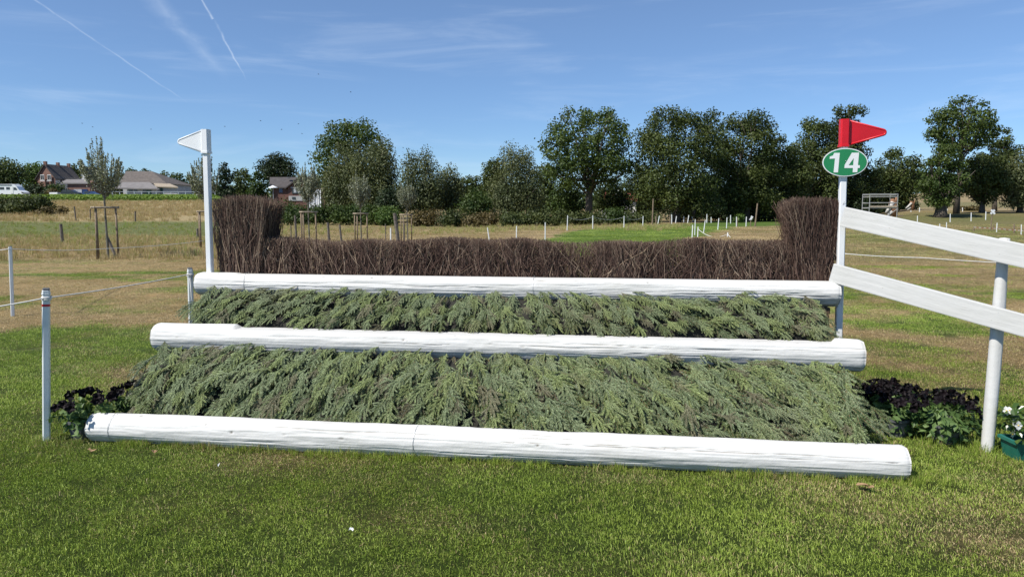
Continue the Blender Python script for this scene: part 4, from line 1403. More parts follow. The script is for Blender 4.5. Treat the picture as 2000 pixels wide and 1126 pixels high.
# longer blades the mower left along the front log and round the posts
def tufts():
    tt = [blade_tile('tuft', 34, .10, .06, .12, .0030, 500 + i, .55, clump=True) for i in range(4)]
    rg = np.random.default_rng(8)
    pts = []; sc = []
    for k in range(300):
        a = rg.random() * (fL + .1) - .05
        if fbm(a * 1.3, 3.3, 4) < .40: continue
        pts.append(W(a, -RF * .85 - abs(rg.normal(0, .025)), 0)); sc.append(rg.uniform(.35, .85))
    for c, n_, s_ in ((post_b, 14, .06), (PZ(91, 862, 0), 10, .05), (g1, 30, .22), (g0, 20, .2), (PZ(1975, 900, 0), 25, .25), (W(fL, 0, 0), 30, .10)):
        for k in range(n_):
            pts.append(np.asarray(c) * np.array([1, 1, 0]) + np.array([rg.normal(0, s_), rg.normal(0, s_), 0])); sc.append(rg.uniform(.4, .9))
    n_ = len(pts); pts = np.array(pts); sc = np.array(sc)
    scatter('tall_grass', tt, pts, np.stack([np.zeros(n_), np.zeros(n_), rg.uniform(0, 6.28, n_)], 1), np.stack([sc] * 3, 1), rg.integers(0, 4, n_),
            rg.uniform(0, .3, n_), 'longer unmown grass along the front log and round the posts', 'grass')
tufts()

# fallen bits on the lawn
def dry_leaf(px, v, size, label, mat=M_DRYLEAF, seed=0):
    rg = np.random.default_rng(seed); c = PZ(px, v, .034)
    mb = MB(); n_ = 9
    V = [c]
    for j in range(n_):
        an = 2 * PI * j / n_
        V.append(c + np.array([math.cos(an) * size * rg.uniform(.6, 1.1), math.sin(an) * size * .7 * rg.uniform(.6, 1.1), rg.uniform(-.004, .016)]))
    for j in range(n_):
        V.append(V[1 + j] - np.array([0, 0, .002]))
    mb.add(V, [(0, 1 + j, 1 + (j + 1) % n_) for j in range(n_)] + [(1 + j, 1 + n_ + j, 1 + n_ + (j + 1) % n_, 1 + (j + 1) % n_) for j in range(n_)])
    tag(mb.build('fallen_leaf', mat, origin=tuple(c)), label, 'leaf')
dry_leaf(1684, 947, .045, 'larger brown curled leaf below the right end of the front log', seed=1)
dry_leaf(1699, 951, .030, 'small brown leaf next to the larger one below the front log', seed=2)
dry_leaf(302, 882, .024, 'pale brown leaf in the grass below the left part of the front log', seed=4)
dry_leaf(180, 878, .030, 'dry brown scrap in the grass near the red banded post', seed=5)
dry_leaf(686, 1034, .013, 'white scrap lying in the middle of the near lawn', M_SIGNW, seed=6)
dry_leaf(427, 908, .008, 'tiny white scrap upright in the left lawn', M_SIGNW, seed=7)

# ------------------------------------------------------------------ staked young trees
def staked_tree(px, d, v_top, v_crown, w_px, stake_px, v_bar, seed, label_t, label_s):
    rg = np.random.default_rng(seed)
    x = P(px, 413, d)[0]; z0 = tz(x, d); b = np.array([x, d, z0])
    H = P(px, v_top, d)[2] - z0; cb = P(px, v_crown, d)[2] - z0; Wm = w_px * d / FPX
    sc = d / 25.6
    root = empty('young_tree', b, label_t, 'tree', 'young staked trees')
    mb = MB()
    trunk_top = b + np.array([0, 0, cb + .35])
    mb.tube([b + np.array([.02, 0, 0]), b + np.array([0, .02, cb * .5]), trunk_top], [.045, .038, .030], 7)
    nw = 44
    paths = []; rad = []
    for k in range(nw):
        th = rg.uniform(0, 2 * PI); out = Wm / 2 * math.sqrt(rg.random()) * .95
        zt = cb + (H - cb) * (1.0 - .50 * (out / (Wm / 2)) ** 1.4) * rg.uniform(.70, 1.0)
        s_ = b + np.array([0, 0, cb * .93 + rg.random() * .55 * (H - cb) * .5])
        e_ = b + np.array([math.cos(th) * out, math.sin(th) * out, zt])
        m1 = s_ + (e_ - s_) * np.array([.62, .62, .35]); m2 = s_ + (e_ - s_) * np.array([.88, .88, .68])
        paths.append([s_, m1, m2, e_]); rad.append([.013, .009, .006, .003])
    V, F = batch_tubes(np.array(paths), np.array(rad), 4)
    mb.addnp(V, F)
    mb.build('trunk', M_BARKG, root)
    paths = np.array(paths)
    nl = int(5200 / sc ** .5)
    a = rg.integers(0, nw, nl); f = rg.uniform(.12, 1.0, nl) * 2.999
    i = f.astype(int); g = (f - i)[:, None]
    c = paths[a, i] * (1 - g) + paths[a, i + 1] * g
    sp = .10 * (1.05 - f / 3)[:, None]
    c = c + rg.normal(0, 1, (nl, 3)) * sp
    axd = np.array([0, 0, .8]) + rg.normal(0, .6, (nl, 3))
    V, F = kites(c, rg.normal(0, 1, (nl, 3)) + np.array([-.2, -.2, .3]), rg.uniform(.06, .095, nl) * sc ** .5, rg.uniform(.028, .045, nl) * sc ** .5, rg, axis=axd)
    MB().addnp(V, F, np.repeat(np.clip(rg.beta(1.4, 2.0, nl), 0, 1), 4)).build('crown', M_SILVER, root)
    # three poles with half-round rails
    sr = empty('tree_stakes', b, label_s, 'tree stakes', 'wooden tree stakes')
    hb = P(px, v_bar, d)[2] - z0
    wm = (stake_px[1] - stake_px[0]) * d / FPX
    xa = P(stake_px[0], 413, d)[0]
    pts = [np.array([xa + wm * .10, d + .05, z0]), np.array([xa + wm * .38, d - .42, z0]), np.array([xa + wm * .90, d + .15, z0])]
    for q in pts:
        lean = rg.normal(0, .01, 2)
        MB().tube([q, q + np.array([lean[0], lean[1], hb + .02])], [.040, .036], 8).build('stake', M_POLE, sr, smooth=True)
    tops = [q + np.array([0, 0, hb + .03]) for q in pts]
    for q0, q1 in ((0, 1), (1, 2), (2, 0)):
        dd = unit(tops[q1] - tops[q0])
        MB().tube([tops[q0] - dd * .12, tops[q1] + dd * .10], .040, 8).build('rail', M_POLEL, sr, smooth=True)
    return b, z0
staked_tree(205, 25.6, 252, 384, 88, (181, 226), 407, 1, 'tall young silver-leaved tree standing alone on the left', 'three tall poles round the leftmost young tree')
staked_tree(401, 34.0, 280, 392, 62, (384, 418), 414, 2, 'young silver-leaved tree right behind the white flag post', 'tree poles half hidden behind the white flag post')
staked_tree(602, 37.0, 303, 398, 56, (584, 618), 415, 3, 'young silver-leaved tree in front of the brick house', 'three poles just right of the tall left brushwood')
staked_tree(704, 42.0, 322, 404, 50, (689, 718), 418, 4, 'young silver-leaved tree in front of the middle of the dark hedge', 'middle set of tree poles above the low brushwood')
staked_tree(795, 49.0, 343, 404, 44, (780, 805), 420, 5, 'smallest young silver-leaved tree, right of the dark hedge', 'tree poles beside the leaning dark post')
# short board leaning against the first set of poles
q0, q1 = P(226, 501, 25.5), P(209, 463, 25.7)
tag(MB().tube([q0, q1], .055, 4).build('leaning_board', M_DWOOD, origin=tuple(q0)), 'dark board leaning between the poles of the leftmost young tree', 'board')

# ------------------------------------------------------------------ small posts
def d_from(v): return 1.65 * FPX / (v - 413.0)
def stick(name, top, base, d, r, mat, label, cat, group, sides=7, flat_top=True):
    b = P(*base, d); t = P(*top, d)
    b[2] = min(b[2], tz(b[0], d))
    o = MB().tube([b, b + (t - b) * .5, t], [r * 1.05, r, r * .95], sides).build(name, mat, origin=tuple(b), smooth=False)
    return tag(o, label, cat, group)
G1 = 'old wooden pasture posts'
for top, base, d, r, lab in (
    ((118.6, 437), (122.5, 475), 36, .075, 'thick grey wooden post leaning in the dry strip, left of the staked tree'),
    ((145, 403), (148, 422), 74, .075, 'thin dark stake in the straw meadow, left of the tall young tree'),
    ((176, 408), (176, 421), 76, .06, 'short dark stake in the straw meadow just left of the tall young tree'),
    ((264, 412), (264, 427), 72, .07, 'dark stake alone in the straw meadow right of the tall young tree'),
    ((385.5, 446), (386, 469), 42, .06, 'low wooden post close to the white flag post'),
    ((568, 440), (568.5, 463), 40, .03, 'very thin stake at the edge of the tall left brushwood'),
    ((576, 421), (578.5, 456), 47, .07, 'leaning grey post left of the poles by the brick house'),
    ((640, 434), (642.5, 460), 47, .085, 'thick grey post between the two left sets of tree poles'),
    ((663, 438), (667, 464), 44, .065, 'grey post leaning left of the middle tree poles'),
    ((752.7, 437), (753, 462), 46, .03, 'thin rod left of the short white post'),
    ((770.5, 416), (778, 459), 45, .12, 'big dark post leaning beside the rightmost tree poles'),
    ((789, 436), (789.5, 462), 46, .045, 'short dark post among the rightmost tree poles')):
    stick('wooden_post', top, base, d, r, M_DWOOD, lab, 'post', G1)
G2 = 'white course posts'
ORD = ['first', 'second', 'third', 'fourth', 'fifth', 'sixth', 'seventh', 'eighth', 'ninth', 'tenth', 'eleventh', 'twelfth']
def wpost(top, base, lab, d=None, r=None):
    d = d or min(170, d_from(base[1]))
    stick('course_post', top, base, d, r or max(.030, .0006 * d), M_WHITE2, lab, 'post', G2, 6)
wpost((763, 445), (763, 468), 'single short white post in front of the dry pasture near the leaning dark post', 42, .04)
row = [((952, 444), (956.6, 470)), ((1009, 441), (1008.5, 468)), ((1065, 434), (1064.8, 468)), ((1108.8, 420.5), (1107.7, 450)), ((1158, 420.5), (1157.6, 447)),
       ((1219, 421.4), (1218.6, 444)), ((1256.2, 421.8), (1255.5, 442)), ((1288, 421.4), (1284.3, 440.3))]
for i, (t_, b_) in enumerate(row):
    wpost(t_, b_, ['leaning white post, leftmost in the row along the bare pasture', 'white post, second in the row along the bare pasture', 'white post at the left tip of the green track', 'tall white post, fourth in the row above the green track',
          'white post, fifth in the row above the green track', 'white post, sixth in the row above the green track', 'white post just left of the tall brown pole', 'leaning white post just right of the tall brown pole'][i])
far = [((1312, 418.5), (1312, 437)), ((1321.4, 422), (1319.4, 435)), ((1335.5, 422.4), (1335.5, 434.4)), ((1345.4, 420), (1343, 435.4)), ((1351, 422), (1354, 433.5)),
       ((1380.8, 418), (1380.5, 434.8)), ((1389, 423.7), (1389, 434.8)), ((1427, 419.8), (1427, 436)), ((1434.7, 421.8), (1434.7, 432)), ((1447, 420), (1447, 430)),
       ((1456.6, 418), (1456.6, 425.5)), ((1463, 415), (1463, 424)), ((1471.8, 412), (1471.8, 421.5)), ((1490, 410), (1490, 419))]
ORD += ['thirteenth', 'fourteenth']
for i, (t_, b_) in enumerate(far):
    wpost(t_, b_, 'white post, %s from the left in the far row under the dark oaks' % ORD[i])
nearrow = [((1353, 439), (1351.5, 471), 'white post, leftmost of the pair at the near corner of the green track'), ((1358, 428), (1357, 458.5), 'white post standing behind the pair at the near corner of the track'),
           ((1363.5, 442.6), (1362.5, 470), 'white post, right of the pair at the near corner of the track'), ((1377.5, 429.6), (1374.3, 453.6), 'leaning white post on the right edge of the green track'),
           ((1404, 426), (1402, 448), 'white post on the right edge of the track, above the sagging rope'), ((1420, 424.4), (1419, 445.5), 'white post on the right edge of the track with a bent top'),
           ((1438.6, 423), (1438.3, 442.3), 'white post beside a brown stake on the right edge of the track'), ((1458, 423), (1457, 442.3), 'white post just left of the small arrow sign'),
           ((1421.7, 453.6), (1419.4, 475), 'nearest white post, holding the sagging rope beside the tall right brushwood')]
for t_, b_, lab in nearrow: wpost(t_, b_, lab)
right = [((1779.4, 402), (1779.4, 410.5), 125), ((1796, 405), (1796, 412), 120), ((1850, 407.5), (1850, 412.5), 130), ((1880, 405), (1880, 412.5), 122), ((1792, 421), (1792, 431.5), 84), ((1856, 417), (1856, 429.5), 88), ((1897, 415), (1897, 425.5), 92),
         ((1925.6, 412.5), (1925.6, 422), 96), ((1848.8, 434), (1848.8, 447), 62), ((1835.5, 437), (1835.5, 447), 64), ((1947.5, 435), (1946.5, 451.5), 58), ((1995, 438), (1994.5, 456.5), 52)]
labs = ['tiny white post behind the brown and white sculpture', 'tiny white post right of the brown and white sculpture', 'smallest white post just right of the thick trunk', 'far white post in the sunlit gap right of the thick trunk',
        'white post just above the wing rail, below the sculpture', 'white post in front of the shade of the thick tree', 'white post in the shade right of the thick tree', 'white post left of the crossed sign',
        'white post half hidden by the wing rail', 'short post top showing over the wing rail', 'white post right of the crossed sign', 'white post at the right edge near the striped tape']
for (t_, b_, d), lab in zip(right, labs): wpost(t_, b_, lab, d)
G3 = 'brown wooden course poles'
for top, base, r, lab in (((1276, 388), (1274, 439.4), .09, 'tall brown pole among the white posts left of the oaks'), ((1281.5, 422), (1281.5, 440), .09, 'short dark stake right of the tall brown pole'),
                          ((1308.9, 418.5), (1308.9, 438), .08, 'brown stake touching a white post under the oaks'), ((1479.6, 397), (1474.7, 442.3), .085, 'tall leaning brown pole left of the right brushwood'),
                          ((1439.8, 425), (1440, 442.3), .06, 'short brown stake behind a white post on the track edge'),
                          ((1902, 442), (1902, 451), .05, 'low brown stake at the near end of the striped tape'), ((1940.6, 438), (1940.6, 449.5), .05, 'brown stake beside the crossed sign'),
                          ((1981, 437.5), (1980.5, 455), .06, 'brown stake in the middle of the striped tape')):
    stick('wooden_stake', top, base, d_from(base[1]), r, M_POLE, lab, 'stake', G3)
rope([P(1363.5, 447, d_from(470)), P(1421.5, 457, d_from(475)), P(1472, 478, 34)], .28, 'sagging white rope between the nearest white posts on the track', .014)
rope([P(1108.8, 423, d_from(450)), P(1158, 423, d_from(447)), P(1219, 423.5, d_from(444)), P(1256, 424, d_from(442))], .28, 'thin cord between the posts above the green track', .012)
# striped tape
tp = [P(1902, 443.5, 60), P(1940.6, 446, 60), P(1981, 449, 54), P(2010, 451.5, 52)]
tape = empty('barrier_tape', tp[0] * np.array([1, 1, 0]), 'red and white striped tape between stakes on the right meadow', 'tape')
for a, b in zip(tp[:-1], tp[1:]):
    n_ = 8
    for k in range(n_):
        p0, p1 = a + (b - a) * k / n_, a + (b - a) * (k + 1) / n_
        h_ = np.array([0, 0, .05])
        MB().prism([(0, -.03), (np.linalg.norm(p1 - p0), -.03), (np.linalg.norm(p1 - p0), .03), (0, .03)], .004, (p0, unit(p1 - p0), (0, 0, 1), (0, 1, 0))).build('stripe', M_TAPER if k % 2 else M_TAPEW, tape)
# crossed sign and arrow sign
def small_sign(top, base, d, label, crossed):
    b = P(*base, d); t = P(*top, d)
    root = empty('course_sign', b, label, 'sign')
    MB().tube([b, t], .05, 6).build('pole', M_POLE, root)
    c = t + np.array([0, -.07, 0])
    if crossed:
        for s_ in (-1, 1):
            MB().box(c + np.array([0, -.02 * s_, .05]), (.46, .03, .15), np.array([[math.cos(.8 * s_), 0, math.sin(.8 * s_)], [0, 1, 0], [-math.sin(.8 * s_), 0, math.cos(.8 * s_)]])).build('board', M_WHITE, root)
    else:
        MB().prism([(-.22, -.18), (.05, -.18), (.25, .16), (.02, .28), (-.05, .05)], .03, (c, (1, 0, 0), (0, 0, 1), (0, 1, 0))).build('arrow_board', M_WHITE, root)
small_sign((1938, 415), (1934.8, 450), 60, 'white crossed boards on a leaning brown pole in the right meadow', True)
small_sign((1466.5, 426), (1466, 442.3), d_from(442.3), 'small white arrow board on a stake beside the tall leaning pole', False)

# folded parasol
b = PZ(1355, 434.5, 0); root = empty('folded_parasol', b, 'closed dark parasol standing under the dark oaks', 'parasol')
hh = P(1356, 399, b[1])[2]
MB().tube([b, b + np.array([0, 0, hh])], .05, 6).build('pole', M_DWOOD, root)
MB().lathe(b, [(.10, hh * .42), (.30, hh * .52), (.34, hh * .62), (.24, hh * .8), (.20, hh * .9), (.04, hh)], 9).build('canopy', M_PARASOL, root)
MB().lathe(b, [(.45, 0), (.45, .12), (.1, .16)], 10).build('foot', M_PARASOL, root)

# scaffold platform
def scaffold():
    d = 64.0
    c = P(1727, 430, d); z0 = tz(c[0], d); root = empty('scaffold_platform', (c[0], d, z0), 'metal scaffold platform with guard rails behind the wing fence', 'scaffold')
    x0, x1 = P(1697.5, 413, d)[0], P(1752, 413, d)[0]
    zt = P(1727, 378.5, d)[2]; zm = P(1727, 396, d)[2]; zd = P(1727, 406, d)[2]; zr = P(1727, 384, d)[2]
    for x in (x0, x1):
        for y in (d, d + 1.3):
            MB().tube([(x, y, z0 - .05), (x, y, zt)], .036, 6).build('upright', M_SCAF, root)
    for z in (zt - .02, zr, zm):
        for y in (d - .01, d + 1.31):
            MB().tube([(x0, y, z), (x1, y, z)], .034, 6).build('guard_rail', M_SCAF, root)
        for x in (x0 + .01, x1 - .01):
            MB().tube([(x, d, z - .03), (x, d + 1.3, z - .03)], .03, 6).build('side_rail', M_SCAF, root)
    MB().box(((x0 + x1) / 2, d + .65, zd), (x1 - x0, 1.25, .10), None, .01).build('deck', M_SCAF, root)
    MB().box(((x0 + x1) / 2, d - .03, zd + .12), (x1 - x0, .03, .16), None, .005).build('toe_board', M_POLEL, root)
    MB().box(((x0 + x1) / 2, d + .65, zt - .10), (x1 - x0, .9, .05), None, .005).build('shelf', M_SCAF, root)
    MB().tube([(x0, d + .02, z0), (x1, d + .02, zd - .1)], .03, 6).build('brace', M_SCAF, root)
    return root
scaffold()
# brown and white sculpture beyond it
def sculpture(px, v_base, v_top, d, label, s=1):
    b = P(px, v_base, d); h = P(px, v_top, d)[2] - b[2]
    root = empty('timber_sculpture', b, label, 'sculpture')
    Q = lambda x, z, y=0: b + np.array([x * h * s, y, z * h])
    MB().tube([Q(.30, .0), Q(.30, .45), Q(.18, .78), Q(.10, 1.0)], [h * .20, h * .26, h * .20, h * .10], 8).build('body', M_HORSEB, root, smooth=True)
    MB().tube([Q(.12, .80, -.2), Q(-.25, .42, -.2), Q(-.50, .22, -.2)], [h * .13, h * .10, h * .05], 7).build('leg', M_TAPEW, root, smooth=True)
    MB().tube([Q(.05, .30, -.15), Q(-.30, .08, -.15)], [h * .12, h * .07], 7).build('leg', M_TAPEW, root, smooth=True)
    MB().tube([Q(.42, .5), Q(.52, 1.12)], [h * .09, h * .06], 6).build('tail', M_HORSEB, root, smooth=True)
    MB().box(Q(-.15, .04), (h * 1.5 * 1, .5, .12), None, .02).build('plinth', M_POLE, root)
sculpture(1776, 411, 393, 104, 'brown and white carved timber figure left of the thick tree')
sculpture(1738, 423, 388, 68, 'grey brown timber figure seen through the scaffold', .6)

# ------------------------------------------------------------------ trees
TREES = 0
def leaf_cloud(rg, lobes, n, size, up=.35, spread=.62, droop=False):
    """lobes (k,4): x y z r ; leaves gathered towards each lobe's outside"""
    L = np.asarray(lobes); wgt = L[:, 3] ** 2; wgt = wgt / wgt.sum()
    a = rg.choice(len(L), n, p=wgt)
    d = rg.normal(size=(n, 3)); d /= np.linalg.norm(d, axis=1, keepdims=True)
    r = rg.random(n) ** spread
    # ragged surface: twig clusters push in and out
    bumpy = 1 + .28 * np.sin(d[:, 0] * 7 + L[a, 0] * 3) * np.sin(d[:, 1] * 8 + L[a, 1]) * np.sin(d[:, 2] * 7 + L[a, 2] * 2)
    stretch = np.array([1, 1, 1.25 if droop else .82])
    c = L[a, :3] + d * (r * bumpy * L[a, 3])[:, None] * stretch
    nrm = d * .8 + np.array([0, 0, up]) + rg.normal(0, .65, (n, 3))
    ax = (np.array([0, 0, -1.]) + rg.normal(0, .45, (n, 3))) if droop else None
    s = size * rg.uniform(.7, 1.35, n)
    V, F = kites(c, nrm, s, s * (.62 if droop else .66), rg, axis=ax)
    tone = np.clip(.45 + .22 * rg.normal(size=len(L))[a] * .9 + rg.normal(0, .2, n), 0, 1)
    return V, F, np.repeat(tone, 4)

def tree(px, v_top, w_px, d, mat, label, seed, v_cb=400, nl=28, lobe=.27, dens=1.0, trunk=.35, name='tree', limbs=True, droop=False, squash=1.0, group=None, top_shift=0, hull=None, bark=None, gap=0.0, leafk=1.0, v_base=None):
    rg = np.random.default_rng(seed + 1000)
    if hull is None and (droop or not limbs): hull = [1, 1, .95, .75, .42]
    x = P(px, 413, d)[0]; z0 = tz(x, d) if v_base is None else P(px, v_base, d)[2]
    b = np.array([x, d, z0])
    H = P(px, v_top, d)[2] - z0; cb = max(.3, P(px, v_cb, d)[2] - z0); Wm = w_px * d / FPX
    root = empty(name, b, label, 'tree', group)
    ch = (H - cb) / 2; lr = lobe * Wm
    lobes = []
    nl = int(nl * 1.5)
    for k in range(nl):
        best, bd = None, -1
        for c_ in range(14):
            q = rg.uniform(-1, 1, 3); rr = np.linalg.norm(q)
            w = 1.0 if hull is None else np.interp(q[2], [-1, -.5, 0, .5, 1], hull)
            lim = math.sqrt(max(0., 1 - q[2] ** 2)) if hull is None else w
            if math.hypot(q[0], q[1]) > lim: continue
            dm = min([np.linalg.norm(q - o) for o, _ in lobes] or [9]) + .25 * rr
            if dm > bd: best, bd = q, dm
        if best is None: continue
        lobes.append((best, lr * rg.uniform(.70, 1.15) * (1 - .2 * max(0, best[2]))))
    lobes = [[q[0] * (Wm / 2 - r * .62) + top_shift * Wm * q[2], q[1] * (Wm / 2 - r * .62) * .85, cb + ch + q[2] * (ch - r * .55) * squash, r] for q, r in lobes]
    lobes = np.array(lobes)
    x_lo, x_hi = (lobes[:, 0] - lobes[:, 3] * .86).min(), (lobes[:, 0] + lobes[:, 3] * .86).max()
    lobes[:, 0] = (lobes[:, 0] - (x_lo + x_hi) / 2) * (Wm / (x_hi - x_lo))
    z_lo, z_hi = (lobes[:, 2] - lobes[:, 3] * .70).min(), (lobes[:, 2] + lobes[:, 3] * .74).max()
    lobes[:, 2] = cb + (lobes[:, 2] - z_lo) * ((H - cb) / (z_hi - z_lo))
    size = d * .0030 * leafk
    area = (w_px * .512) * ((H - cb) * FPX / d * .512) * .78
    n = int(area * (4.6 if droop else 3.9) * dens / leafk ** 2)
    n = min(n, 34000)
    V, F, tone = leaf_cloud(rg, lobes + np.array([b[0], b[1], b[2], 0]), n, size, droop=droop, spread=.45)
    mb = MB()
    tr = trunk
    fork = cb + ch * (.35 if limbs else .8)
    mb.tube([b - np.array([0, 0, .1]), b + np.array([0, 0, cb * .4 + .2]), b + np.array([rg.normal(0, .1), 0, fork])], [tr * 1.35, tr, tr * .72], 9)
    if limbs:
        pick = rg.permutation(len(lobes))[:min(len(lobes), 16)]
        for k in pick:
            c = lobes[k, :3]
            z_s = rg.uniform(max(cb * .8, .5), fork)
            s_ = np.array([0, 0, z_s]); m_ = s_ + (c - s_) * np.array([.55, .55, .40]) + rg.normal(0, .03 * Wm, 3)
            mb.tube([b + s_, b + m_, b + c], [tr * .42, tr * .26, tr * .08], 5)
            for e_ in range(3):
                c2 = c + rg.normal(0, 1, 3) * lobes[k, 3] * .55
                mb.tube([b + m_ + (c - m_) * .5, b + c2], [tr * .14, tr * .04], 4)
    mb.build('trunk', bark or M_BARK, root, smooth=True)
    MB().addnp(V, F, tone).build('crown', mat, root)
    return root

GT = 'trees beyond the meadow'
# left edge and farm
tree(14, 307, 84, 186, M_OAK, 'dark round tree behind the motorhome at the left edge', 1, 372, 18, group=GT)
tree(74, 313, 62, 216, M_LIME, 'light green tree behind the brick gable house', 2, 362, 18, group=GT)
tree(150, 319, 40, 232, M_OAK, 'dark treetop showing over the farmhouse ridge', 3, 360, 10, group=GT, limbs=False)
for i, (px, vt, w, d, lab) in enumerate(((232, 336, 40, 236, 'treetop left behind the barn roof'), (262, 327, 44, 240, 'treetop above the ridge of the barn'), (293, 329, 42, 242, 'treetop above the right half of the barn roof'),
        (322, 333, 44, 238, 'round tree right behind the barn'), (350, 337, 36, 232, 'tree right of the barn annex'), (378, 341, 40, 240, 'far tree between barn and flag post'), (409, 343, 34, 246, 'far tree behind the white flag post'))):
    tree(px, vt, w, d, (M_OAK, M_HEDGE, M_OAK)[i % 3], lab, 10 + i, 385, 12, group=GT, limbs=False, name='far_tree')
tree(442, 315, 38, 152, M_DARKLEAF, 'dark slim evergreen left above the tall brushwood', 20, 392, 18, lobe=.3, limbs=False, group=GT, hull=[.9, 1, .85, .6, .25])
tree(475, 326, 42, 222, M_OAK, 'distant tree between the evergreen and the light bush', 21, 385, 12, limbs=False, group=GT)
tree(504, 335, 42, 142, M_HEDGE, 'mid green bushy tree left of the brick house', 22, 396, 16, limbs=False, group=GT)
tree(545, 296, 86, 172, M_DARKLEAF, 'dark spreading tree behind the roof of the brick house', 23, 372, 24, group=GT)
# big trees left of the centre
tree(690, 229, 160, 142, M_ASH, 'tall light green tree rising behind the willows', 24, 400, 34, lobe=.17, dens=.85, trunk=.5, group=GT, hull=[1, 1, 1, .95, .65], leafk=1.15)
tree(678, 280, 100, 116, M_WILLOW, 'grey green willow below the tall light tree, left one', 25, 412, 24, droop=True, group=GT, trunk=.3, lobe=.24, leafk=.85)
tree(736, 272, 104, 114, M_WILLOW, 'grey green willow below the tall light tree, right one', 26, 412, 24, droop=True, group=GT, trunk=.3, lobe=.24, leafk=.85)
tree(822, 292, 96, 108, M_WILLOW, 'grey green willow standing alone left of centre', 27, 414, 26, droop=True, group=GT, lobe=.23, hull=[1, 1, .95, .8, .45], leafk=.85)
tree(876, 326, 66, 112, M_WILLOW, 'small grey willow at the right end of the left tree group', 28, 414, 16, droop=True, group=GT, leafk=.85)
tree(765, 362, 70, 104, M_DARKLEAF, 'dark bushy tree in the shade between the two willows', 29, 420, 16, group=GT, limbs=False)
for i, (px, vt, w) in enumerate(((898, 346, 46), (925, 341, 48), (952, 344, 40))):
    tree(px, vt, w, 300, M_OAK, 'far dark tree, %s from the left in the gap at the centre' % ORD[i], 40 + i, 395, 12, limbs=False, name='far_tree', group=GT)
tree(966, 307, 60, 152, M_OAK, 'dark oak top left of the grey willow at the centre', 44, 400, 20, group=GT)
tree(1008, 284, 118, 102, M_WILLOW, 'broad grey green willow right of the centre', 45, 418, 32, droop=True, group=GT, lobe=.21, leafk=.85)
tree(930, 366, 74, 98, M_HEDGE, 'low light green bush left of the broad grey willow', 46, 422, 16, limbs=False, group=GT, name='bush_tree')
# ash and oaks
tree(1150, 211, 200, 116, M_ASH, 'broad open ash tree with visible limbs right of the centre', 50, 376, 46, lobe=.125, dens=.80, trunk=.60, group=GT, hull=[.6, 1, 1, .95, .7], leafk=1.15)
tree(1062, 318, 78, 126, M_OAK, 'dark tree closing the gap between the grey willow and the ash', 49, 424, 18, limbs=False, group=GT)
tree(1105, 352, 80, 122, M_HEDGE, 'green shrub tree under the left side of the ash', 51, 424, 16, limbs=False, group=GT)
tree(1196, 340, 90, 128, M_OAK, 'dark shrub tree under the right side of the ash', 52, 422, 16, limbs=False, group=GT)
tree(1322, 211, 190, 112, M_OAK, 'massive dark oak, left one of the tall group', 53, 420, 46, lobe=.17, dens=1.15, trunk=.6, group=GT, hull=[1, 1, 1, 1, .8])
tree(1458, 218, 150, 118, M_OAK, 'massive dark oak, second of the tall group', 54, 424, 38, lobe=.18, dens=1.15, trunk=.55, group=GT, hull=[.9, 1, 1, 1, .75])
tree(1526, 278, 112, 122, M_OAK, 'lower dark tree filling the gap right of the second oak', 55, 424, 22, lobe=.22, group=GT)
tree(1596, 226, 112, 128, M_OAK, 'dark tree left behind the number 14 sign', 56, 424, 34, lobe=.22, trunk=.45, group=GT, hull=[1, 1, 1, .95, .6])
tree(1645, 206, 92, 132, M_OAK, 'tall dark tree right behind the red pennant', 57, 424, 34, lobe=.22, trunk=.45, group=GT, hull=[1, 1, 1, .95, .7])
tree(1690, 306, 72, 136, M_OAK, 'smaller dark tree right of the number sign', 58, 422, 16, group=GT)
tree(1746, 286, 108, 142, M_OAK, 'rounded dark tree above the scaffold platform', 59, 414, 30, lobe=.2, trunk=.4, group=GT)
for i, (px, vt) in enumerate(((1255, 318), (1395, 268), (1480, 300), (1550, 296), (1625, 300), (1700, 338))):
    tree(px, vt, 96, 156, M_DARKLEAF, 'dark tree, %s from the left in the rank behind the oaks' % ORD[i], 80 + i, 428, 22, lobe=.24, limbs=False, name='far_tree', group=GT)
# right side
tree(1838, 280, 92, 100, M_ASH, 'lower leafy part-crown of a pollarded tree with a thick trunk', 60, 408, 26, lobe=.2, trunk=.78, group=GT, dens=1.0, hull=[.75, 1, 1, .9, .6])
tree(1868, 186, 132, 106, M_ASH, 'tall thin-topped tree with bare limbs right of the red pennant', 61, 300, 34, lobe=.135, dens=.8, trunk=.36, group=GT, hull=[.5, .9, 1, .9, .5], leafk=1.1)
tree(1942, 246, 82, 122, M_OAK, 'dark treetop behind the trees at the right edge', 62, 380, 22, lobe=.2, dens=.85, group=GT)
tree(1918, 298, 104, 112, M_OAK, 'dark spreading tree right of the thick trunk', 63, 402, 26, lobe=.22, trunk=.4, group=GT)
tree(1992, 290, 120, 112, M_WILLOW, 'grey green tree cut by the right edge', 64, 408, 28, lobe=.2, trunk=.45, droop=False, group=GT, dens=1.1, leafk=.85)
